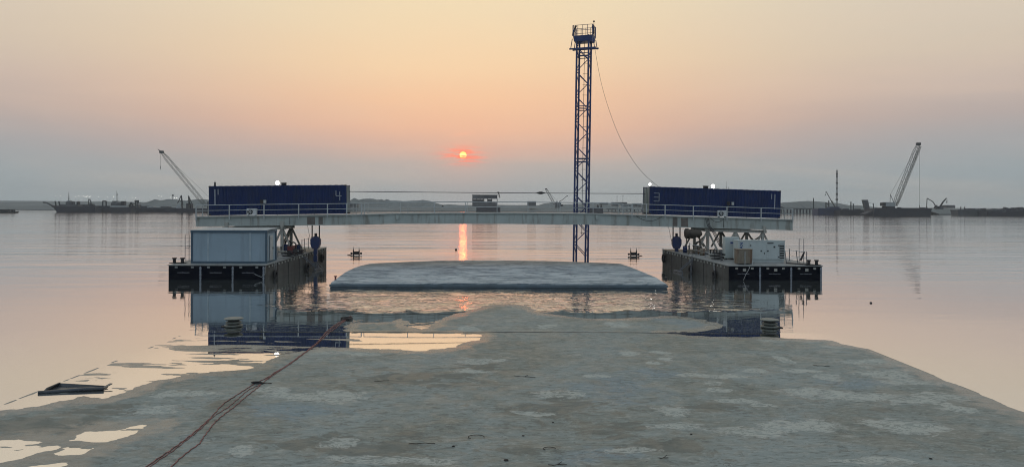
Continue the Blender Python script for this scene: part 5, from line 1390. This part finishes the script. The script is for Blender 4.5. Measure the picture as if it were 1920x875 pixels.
# --- left anchorage
D = 560
o = thing('dredger', 'dark dredger with raised suction boom and tall mast, leftmost of the row', 'dredger', (Wx(140, D), D, 0))
part('hull', hull_mb(97, 178, 388.5, D, 10, 9, 0), FARN, o, local=False)
g = MB(); pth = [W(81, 379.3, D + 3), W(87, 379.8, D + 3), W(93, 383, D + 3), W(102, 387.5, D + 3), W(108, 389, D + 3)]; g.path(pth, .55, 6); part('boom', g, FARD, o, local=False)
for px in (103.5, 110.5):
    g = MB(); g.bar(W(px, 377, D + 3), W(px + 2, 388, D + 3), .7, .7); part('gantry_post', g, FARD, o, local=False)
part('deckhouse', pbox(112, 146, 383, 389, D, 6), FARG, o, local=False)
part('upper_house', pbox(123, 133, 378, 383, D + 1, 4), FARG, o, local=False)
part('wheelhouse', pbox(126, 131, 375.5, 378, D + 1.5, 3), FARW, o, local=False)
for px in (121, 126.5, 131): part('window', pbox(px, px + 3.6, 387, 389.6, D, 1.5, .3), FARW, o, local=False)
g = MB(); ptube(g, (129, 376), (129, 360), D, .28, r2=.12); ptube(g, (126.5, 370), (131.5, 370), D, .12); ptube(g, (127, 372.5), (131, 372.5), D, .1); part('mast', g, FARD, o, local=False)
for px in (135, 145):
    part('funnel', pbox(px - 1.6, px + 1.8, 378, 386, D + 2, 2.5), FARD, o, local=False)
o = thing('barge', 'low dark barge behind the small excavator, beside the leftmost dredger', 'barge', (Wx(185, D), D, 0))
part('hull', hull_mb(150, 212, 387, D + 12, 9, 0, 0), FARN, o, local=False); g = pbox(152, 160, 383.5, 387, D + 12, 4); part('hatch', g, FARN, o, local=False)
def excavator(label, px, py, D, sc, flip, m=FARD, arm=None):
    p = W(px, py, D); o = thing('excavator', label, 'excavator', p)
    f = flip
    for yy in (-1.1, 1.1):
        g = MB(); g.prism([(-1.9 * sc, yy * sc, 0), (1.9 * sc, yy * sc, 0), (2.2 * sc, yy * sc, .45 * sc), (1.8 * sc, yy * sc, .9 * sc), (-1.8 * sc, yy * sc, .9 * sc), (-2.2 * sc, yy * sc, .45 * sc)], (0, .5 * sc, 0)); part('track', g, BLACK, o)
    g = MB(); g.box(-1.8 * sc, 1.6 * sc, -1.1 * sc, 1.1 * sc, .95 * sc, 2.1 * sc); part('body', g, m, o)
    g = MB(); xa, xb = sorted((.3 * f * sc, 1.5 * f * sc)); g.box(xa, xb, -1.0 * sc, 0, 2.1 * sc, 3.0 * sc); part('cab', g, FARG, o)
    pts = arm or [(1.0, 1.8), (2.6, 4.6), (4.6, 5.6), (6.4, 6.2)]
    g = MB()
    for (a, b) in zip(pts[:-1], pts[1:-1]): g.bar((a[0] * f * sc, .3 * sc, a[1] * sc), (b[0] * f * sc, .3 * sc, b[1] * sc), .55 * sc)
    part('boom', g, m, o)
    a, b = pts[-2], pts[-1]; g = MB(); g.bar((a[0] * f * sc, .3 * sc, a[1] * sc), (b[0] * f * sc, .3 * sc, b[1] * sc), .45 * sc); part('arm', g, m, o)
    g = MB(); g.box((b[0] * f - .5) * sc, (b[0] * f + .5) * sc, -.2 * sc, .8 * sc, (b[1] - .7) * sc, (b[1] + .1) * sc); part('bucket', g, FARD, o)
    return o
excavator('small dark excavator on a barge between dredger and tugboat', 172.5, 387, D + 15, .95, -1, arm=[(.5, 2.0), (1.6, 5.2), (2.9, 6.2), (3.1, 1.5)])
D = 570
o = thing('tugboat', 'tugboat with white superstructure and mast, right of the leftmost dredger', 'tugboat', (Wx(220, D), D, 0))
part('hull', hull_mb(193, 246, 389.5, D, 9, 3, 2), FARN, o, local=False)
part('deckhouse', pbox(206, 235, 385.5, 391, D, 5, .8), FARW, o, local=False)
part('bridge_deck', pbox(208, 224, 380, 385.5, D, 4, 1.4), FARG, o, local=False)
part('wheelhouse', pbox(210, 221, 376.5, 380, D, 3.4, 1.8), FARW, o, local=False)
part('funnel', pbox(226, 233, 377, 385.5, D, 3, 2), FARD, o, local=False)
g = MB(); ptube(g, (219.5, 377), (219, 357), D, .3, r2=.1); ptube(g, (217.5, 366), (221, 366), D, .14); ptube(g, (219, 369.5), (220.5, 362.5), D, .12); part('mast', g, FARD, o, local=False)
g = MB()
for px in (192.5, 199): ptube(g, (px, 377), (px, 389), D, .55)
ptube(g, (192.5, 377), (199, 377), D, .5); part('stern_gantry', g, FARD, o, local=False)
for k in range(4): part('window', pbox(211 + k * 2.4, 212.6 + k * 2.4, 377.3, 378.9, D, .3, 1.4), FARD, o, local=False)
D = 580
o = thing('barge', 'long dark barge with low sheds between the tugboat and the crane', 'barge', (Wx(290, D), D, 0))
part('hull', hull_mb(236, 330, 390.5, D, 11, 0, 0), FARN, o, local=False)
for a, b, c, m in ((240, 250, 385.5, FARN), (253, 259, 383.5, FARG), (263, 274, 386, FARN), (276, 287, 386.5, FARW), (301, 316, 387, FARG)): part('shed', pbox(a, b, c, 390.5, D, 5), m, o, local=False)
g = MB()
for px in (254, 258.5): ptube(g, (px, 376.5), (px, 386), D, .35)
ptube(g, (253, 377), (260, 377), D, .8); part('hopper_frame', g, FARD, o, local=False)
g = MB(); ptube(g, (246, 379), (249, 386), D, .6); ptube(g, (243, 386), (246, 379), D, .6); part('a_frame', g, FARD, o, local=False)
o = thing('crane_barge', 'dark flat crane barge with two pointed sheer-leg frames, near the tall left crane', 'crane barge', (Wx(350, D), D, 0))
part('hull', hull_mb(330, 420, 391.5, D - 4, 14, 0, 0), FARN, o, local=False)
for px, tp in ((340, 366), (353.5, 367)):
    g = MB(); ptube(g, (px, tp), (px + 1.5, 391), D, .5); ptube(g, (px, tp), (px - 7 if px < 345 else px + 6, 381), D, .35); ptube(g, (px, tp), (px + 3, 384), D, .35); ptube(g, (px - 3, 377), (px + 2.5, 377), D, .25); part('sheer_leg', g, FARD, o, local=False)
part('winch_house', pbox(331, 339, 383.5, 390, D, 4), FARW, o, local=False)
part('winch_house', pbox(349, 358, 381, 391, D, 4, 3), FARN, o, local=False)
def crawler(label, D, foot, tip, w0, r, body, apex, hook_px, hook_y, bodym=FARG, bays=26, base_py=391, name='crawler_crane'):
    o = thing(name, label, 'crane', (Wx(foot[0], D), D, Zp(foot[0], base_py, D)))
    side = (0, 1, 0)
    g = MB(); g.lattice(W(*foot, D + 3), W(*tip, D + 3), w0 * .45, w0, bays, r, r * .42, ends=.12, side=side); part('lattice_boom', g, FARY, o, local=False)
    g = MB(); q = W(*tip, D + 3); g.box(q.x - w0 * .5, q.x + w0 * .5, q.y - w0 * .4, q.y + w0 * .4, q.z - w0 * .35, q.z + w0 * .35); part('boom_head', g, FARD, o, local=False)
    x0, x1, y0, y1 = body; part('machinery_house', pbox(x0, x1, y0, y1, D, 5, .5), bodym, o, local=False)
    g = pbox(x0 - (x1 - x0) * .25, x0, y0 + (y1 - y0) * .1, y1 - 1.0, D, 5, .6) if apex[0] < tip[0] else pbox(x1, x1 + (x1 - x0) * .25, y0, y1 - 1.0, D, 5, .6)
    part('counterweight', g, FARD, o, local=False)
    g = MB(); g.box(Wx(x0, D), Wx(x1, D), D + .5, D + 1.7, Zp(x0, base_py, D), Zp(x0, y1 - .3, D)); g.box(Wx(x0, D), Wx(x1, D), D + 4.6, D + 5.8, Zp(x0, base_py, D), Zp(x0, y1 - .3, D)); part('crawler_tracks', g, FARD, o, local=False)
    g = MB()
    for yy in (1.2, 4.8):
        g.tube(W(apex[0], apex[1], D + yy), W(foot[0] + (1.5 if apex[0] < tip[0] else -1.5), foot[1] - 1, D + yy), r * 1.3, n=4); g.tube(W(apex[0], apex[1], D + yy), W(apex[0] - (1.2 if apex[0] < tip[0] else -1.2), y1, D + yy), r * 1.2, n=4)
    part('gantry_mast', g, FARG, o, local=False)
    g = MB()
    for yy in (2, 4): g.tube(W(apex[0], apex[1], D + yy), W(tip[0], tip[1], D + yy), r * .5, n=4)
    part('pendant_line', g, FARG, o, local=False)
    if hook_px:
        g = MB(); a = W(hook_px, tip[1] + 1, D + 3); b = W(hook_px - .4, hook_y, D + 3); g.tube(a, b, r * .55, n=4); part('hoist_line', g, FARD, o, local=False)
        g = MB(); g.tube(b, b - Vector((0, 0, w0 * .9)), r * 2.2, r * .8, n=6); part('hook_block', g, FARD, o, local=False)
    return o
crawler('tall crane whose boom leans away from the sun, behind the left container', D, (386, 386), (303, 285), 2.8, .15, (388, 404, 378, 386), (398, 375), 301.2, 312, FARG, 17, 391)
# jib tip of that crane
o = bpy.data.objects['crawler_crane']; g = MB(); g.tube(W(303, 285, D + 3), W(296.5, 280.2, D + 3), .55, .2, n=5); part('boom_tip', g, FARD, o, local=False)
D = 530
o = thing('work_boat', 'low dark work boat cut by the left edge of the photo', 'boat', (Wx(5, D), D, 0))
part('hull', hull_mb(-40, 27, 396.8, D - 25, 5, 0, 2), FARD, o, local=False)
part('deckhouse', pbox(-12, 14, 392.5, 396.8, D - 25, 3), FARD, o, local=False)
part('deck_gear', pbox(20, 25, 392.5, 396.8, D - 25, 2), FARD, o, local=False)

# --- distant lamps on poles behind the left anchorage
lampspots = [(104, 367), (113, 367), (142, 368.5), (147, 367), (156.5, 367.3), (159.5, 369), (162, 369.5), (163.5, 367.5), (167.5, 369.3), (170, 368), (185, 368.8), (202, 369.8), (212.5, 369.7), (213.5, 368), (235, 369.8), (249, 370.2), (254, 370.7), (281, 370), (298, 367.5), (302.5, 368.2), (319, 370), (327.5, 371), (331.5, 371.2)]
proto = None
for i, (px, py) in enumerate(lampspots):
    Dl = 1500; b = W(px, py, Dl)
    M = Matrix.Translation((b.x, b.y, 0))
    if proto is None:
        proto = thing('street_lamp', 'tall lit lamp far beyond the anchored ships, one of a long row', 'street lamp', (0, 0, 0), M=M, group='lit lamps far beyond the ships')
        g = MB(); g.tube((0, 0, -.3), (0, 0, b.z - .5), .14, .08, n=5); part('pole', g, FARG, proto)
        g = MB(); g.lathe([(.25, -.5), (.62, -.3), (.62, .3), (.25, .5)], (0, 0, b.z), 8); part('lamp', g, LAMPF, proto)
        z0_ = b.z
    else:
        r = dup(proto, M @ Matrix.Diagonal((1, 1, b.z / z0_, 1)))
g = MB(); q = W(324, 371, 1200); g.tube((q.x, q.y, -.3), (q.x, q.y, Zp(324, 367, 1200)), .5, n=6); g.lathe([(.4, 0), (1.6, .5), (1.6, 2.4), (.4, 3)], (q.x, q.y, Zp(324, 368, 1200)), 8)
solo('water_tower', g, FARD, 'tiny dark mushroom-shaped water tower behind the left heaps', 'water tower', (q.x, q.y, 0))

# --- middle: floating plant, buildings
D = 700
o = thing('floating_plant', 'big dark boxy floating plant on the far shore, below the overhead wire', 'floating plant', (Wx(909, D), D, 0))
g = hull_mb(893, 938, 389.5, D - 6, 14, 0, 0); part('hull', g, FARN, o, local=False)
part('lower_deck', pbox(885.5, 932.5, 379.5, 387, D, 10), FARG, o, local=False)
part('upper_house', pbox(885.5, 906.5, 366, 373, D, 10), FARG, o, local=False)
part('upper_house', pbox(906.6, 932, 365.8, 372.5, D, 10), FARN, o, local=False)
for px in (886, 893, 900, 907, 914, 922, 932): part('column', pbox(px - .5, px + .5, 372.5, 379.5, D, 9, 2.5), FARN, o, local=False)
part('machinery', pbox(886.5, 906, 374, 379.5, D, 6, 3.5), FARN, o, local=False); part('machinery', pbox(914, 922, 373.5, 379.5, D, 6, 3.5), FARN, o, local=False)
part('roof', pbox(885, 932.8, 365, 365.9, D, 10.4, 1.8), FARD, o, local=False)
for i, (a, b, t_, bt, Dm, m, lab) in enumerate(((989, 1005, 377.2, 386, 800, FARG, 'small pale block building on the far shore beside the small crane'), (655, 668, 381, 389.5, 800, FARG, 'grey shed at the far shore next to the container door end'),
        (1125, 1140, 379.5, 384, 900, FARG, 'low hangar-like building just right of the lattice tower'), (1148, 1176, 379, 386, 860, FARG, 'long flat-roofed building under two thin masts'), (1188, 1203, 381, 388, 860, FARG, 'grey building against the door end of the generator-side container'),
        (1164, 1187, 383, 389, 820, FARW, 'pale low shed in front of the long flat-roofed building'), (1775, 1791, 384.5, 390, 800, FARG, 'pale boxy building beyond the right-hand excavator'))):
    o = thing('building', lab, 'building', (Wx((a + b) / 2, Dm), Dm, 0)); part('wall', pbox(a, b, t_ + .6, bt, Dm, 12, 0), m, o, local=False); part('roof', pbox(a - .4, b + .4, t_, t_ + .6, Dm, 13, -.4), FARD if i % 2 else FARG, o, local=False)
    part('window', pbox(a + (b - a) * .15, b - (b - a) * .15, t_ + (bt - t_) * .4, t_ + (bt - t_) * .55, Dm, .3, -.2), FARD, o, local=False)
crawler('small far crane with lattice boom just left of the navy tower', 700, (1040, 383), (1024, 354.5), 1.9, .16, (1041, 1050, 380, 386.5), (1045, 377), None, 0, FARG, 12, 390)
excavator('far excavator with raised bent arm left of the navy tower', 1052, 387, 705, 1.0, -1, FARD, arm=[(.6, 2), (1.5, 5.0), (-1, 6.2), (-6.0, 10.5)])
for px, tp, lab in ((1157, 368, 'thin mast on the far shore, shorter of the pair left of the generator-side container'), (1168, 366.5, 'thin mast on the far shore, taller of the pair left of the generator-side container')):
    g = MB(); q = W(px, tp, 850); g.tube((q.x, 850, -.3), q, .28, .15, n=5); g.box(q.x - .5, q.x + .5, 849.6, 850.4, q.z - .4, q.z + .3); solo('mast', g, FARD, lab, 'mast', (q.x, 850, 0), 'thin masts on the far shore')
o = thing('barge', 'dark barge with two tall stacks right of the navy tower', 'barge', (Wx(1118, 690), 690, 0)); part('hull', hull_mb(1103, 1131, 391.2, 690, 10), FARN, o, local=False)
for px in (1121, 1127.5): g = MB(); g.prism([W(px - 2.5, 391, 693), W(px + 2.8, 391, 693), W(px + .8, 383.5, 693), W(px - .3, 383.5, 693)], (0, 3, 0)); part('hopper', g, FARD, o, local=False)
o = thing('quay', 'low dark quay on stubby piles between the far barge and the generator-side container', 'quay', (Wx(1170, 700), 700, 0)); part('quay_deck', pbox(1138, 1236, 391.5, 393, 700, 8, 0), FARN, o, local=False)
for k in range(14): part('pile', pbox(1140 + k * 7, 1141.3 + k * 7, 393, 396.5, 700, 1, 1), FARN, o, local=False)

# --- right shore
D = 600
o = thing('quay', 'long grey piled quay in front of the hill right of the generator-side container', 'quay', (Wx(1510, D), D, 0)); part('quay_deck', pbox(1462, 1560, 390, 392.5, D + 20, 10, 0), FARG, o, local=False)
for k in range(16): part('pile', pbox(1464 + k * 6, 1465.8 + k * 6, 392.5, 401, D + 20, 1.2, 1), FARN, o, local=False)
for px, tp, bt, lab in ((1525.3, 372, 398, 'slim dark mooring pile rising before the hill'), (1554, 376.5, 398, 'dark pile right beside the leaning boom of the blue ship'), (1595.5, 379, 401, 'dark mooring pile between blue ship and inclined spud'), (1600, 382.5, 401, 'shorter dark pile next to a taller one')):
    g = MB(); q = W(px, tp, D); g.tube((q.x, D, -.4), q, .45, n=8); g.tube(q, q + Vector((0, 0, .3)), .55, n=8); solo('mooring_pile', g, FARD, lab, 'pile', (q.x, D, 0), 'mooring piles off the right shore')
o = thing('crane_ship', 'low dark-blue ship with leaning crane boom beside the tall mast', 'ship', (Wx(1560, D - 20), D - 20, 0))
part('hull', hull_mb(1534, 1578, 391.5, D - 20, 12, 0, 3), FARB, o, local=False); part('deckhouse', pbox(1557, 1574, 387.5, 391.5, D - 20, 6), FARB, o, local=False)
g = MB(); ptube(g, (1566, 388), (1558.5, 376), D - 20, .6); ptube(g, (1559, 377), (1548.5, 358.5), D - 20, .32); part('boom', g, FARY, o, local=False)
g = MB(); ptube(g, (1548.3, 359.5), (1548, 364), D - 20, .1); ptube(g, (1548, 364), (1547.8, 366.5), D - 20, .3); part('hook', g, FARD, o, local=False)
g = MB(); ptube(g, (1548.5, 379), (1549, 392), D - 20, .45); ptube(g, (1548.5, 380), (1553, 384), D - 20, .3); part('gantry_post', g, FARD, o, local=False)
q = W(1569.3, 318.5, 780); o = thing('radio_mast', 'tall banded lattice radio mast rising behind the right shore', 'radio mast', (q.x, 780, 0))
g = MB(); g.lattice((q.x, 780, 0), q, 1.1, 1.1, 22, .13, .08); part('lattice_shaft', g, FARG, o, local=False)
g = MB()
for yy, r_ in ((326, .75), (331, .7), (343, .85), (353, .6), (364, .8), (374, .9)): zz = Zp(1569, yy, 780); g.box(q.x - r_, q.x + r_, 780 - r_, 780 + r_, zz - .9, zz + .9)
part('antenna_drums', g, FARD, o, local=False)
D = 545
o = thing('barge', 'dark barge between the blue ship and the big crane barge', 'barge', (Wx(1605, D + 25), D + 25, 0)); part('hull', hull_mb(1576, 1640, 394.3, D + 25, 12), FARN, o, local=False)
for a, b, c in ((1584, 1592, 391), (1606, 1614, 391.5)): part('deck_gear', pbox(a, b, c, 394.3, D + 25, 4), FARN, o, local=False)
o = thing('spud_frame', 'inclined slate steel box frame sticking up left of the big crane', 'spud frame', (Wx(1625, D), D, 0))
g = MB(); g.prism([W(1623.5, 394, D + 3), W(1631.5, 394, D + 3), W(1627.5, 374.5, D + 3), W(1618.8, 374.5, D + 3)], (0, 3, 0)); part('leg_box', g, FARG, o, local=False)
g = MB(); ptube(g, (1637.5, 381), (1638, 394), D, .35); ptube(g, (1628, 379.5), (1637.5, 382), D, .08); part('stay_post', g, FARD, o, local=False)
o = thing('crane_barge', 'large dark flat barge carrying the tall lattice crane, right side', 'crane barge', (Wx(1690, D - 25), D - 25, 0))
g = hull_mb(1640, 1747, 391.2, D - 25, 16, 0, 0); part('hull', g, FARN, o, local=False)
g = MB(); g.prism([W(1622, 401, D - 22), W(1650, 401, D - 22), W(1660, 391, D - 22), W(1648, 391, D - 22)], (0, 8, 0)); part('raked_bow', g, FARN, o, local=False)
for a, b, c in ((1652, 1656, 389.5), (1686, 1690, 388.5), (1728, 1735, 388.8)): part('deck_gear', pbox(a, b, c, 391.4, D - 25, 3), FARD, o, local=False)
crawler('tall lattice crane with vertical hoist line, standing on the large dark barge', D - 22, (1677, 386), (1722, 270), 2.6, .15, (1661, 1679, 379, 387), (1669.5, 364.5), 1724.5, 385, FARW, 18, 391)
# second parallel boom strand makes the wide boom read
o = [x for x in bpy.data.objects if x.name.startswith('crawler_crane') and 'large dark barge' in x['label']][0]
g = MB(); g.lattice(W(1681, 386, D - 14), W(1726, 274, D - 14), .8, 1.3, 14, .11, side=(0, 1, 0)); part('lattice_boom', g, FARY, o, local=False)
excavator('dark excavator with folded arm reaching down, beyond the big crane barge', 1757, 391, 580, .95, -1, FARD, arm=[(1.0, 2.0), (3.4, 5.8), (8.2, 8.6), (8.6, 1.2)])
o = thing('loader_crane', 'short dark boom pointing up and right, beyond the big crane barge', 'crane', tuple(W(1763, 392, 585)))
g = MB(); ptube(g, (1763, 387), (1768, 379), 583, .7, r2=.6); ptube(g, (1768, 379), (1774.5, 371.5), 583, .6, r2=.45); part('boom', g, FARD, o, local=False)
g = MB(); ptube(g, (1775.5, 372), (1775.5, 376), 583, .12); ptube(g, (1775.5, 376), (1775.2, 380.5), 583, .3); part('hook', g, FARD, o, local=False)
part('base', pbox(1759, 1769, 387, 392.5, 583, 4, 1), FARG, o, local=False)
# rubble-laden barges at the far right
def heap(px0, px1, py0, py1, D, n, seed):
    r = random.Random(seed); g = MB()
    for k in range(n):
        px = r.uniform(px0, px1); s_ = r.uniform(.5, 1.6); q = W(px, r.uniform(py0, py1), D + r.uniform(1, 6))
        g.frame(q, Vector((s_, r.uniform(-.4, .4), r.uniform(-.5, .5))), Vector((r.uniform(-.4, .4), s_, 0)), Vector((r.uniform(-.5, .5), 0, s_ * r.uniform(.4, .9))))
    return g
o = thing('barge', 'low grey-brown barge right of the big crane barge', 'barge', (Wx(1825, 560), 560, 0)); part('hull', hull_mb(1796, 1858, 394.2, 560, 10, 2, 0), FARG, o, local=False); part('cargo', heap(1812, 1845, 393, 395, 560, 20, 2), FARN, o, local=False)
for px in (1801.5, 1808.5): g = MB(); ptube(g, (px, 387.5), (px, 396), 560, .35); part('spud', g, FARD, o, local=False)
o = thing('barge', 'dark barge piled with rubble at the right edge of the photo', 'barge', (Wx(1900, 548), 548, 0)); part('hull', hull_mb(1852, 1975, 396.2, 548, 12, 0, 0), FARN, o, local=False)
part('cargo', heap(1880, 1970, 391.5, 396, 548, 90, 5), FARN, o, local=False); part('cargo', heap(1857, 1885, 394, 397, 548, 40, 6), FARG, o, local=False)

# ================================================================== HAZE
m = bpy.data.materials.new('haze'); m.use_nodes = True; t = NT(m.node_tree); t.n.clear()
ov = t.new('ShaderNodeOutputMaterial'); pv = t.new('ShaderNodeVolumePrincipled'); t.link(pv.outputs[0], ov.inputs['Volume'])
pv.inputs['Color'].default_value = (0.93, 0.98, 1.0, 1); pv.inputs['Density'].default_value = 0.00021; pv.inputs['Anisotropy'].default_value = 0.0
g = MB(); g.box(-3000, 3000, -80, 2800, -2.0, 66.0)
hz = solo('haze', g, m, kind='stuff', loc=(0, 1300, -2)); hz['label'] = 'pale grey evening haze over the water'
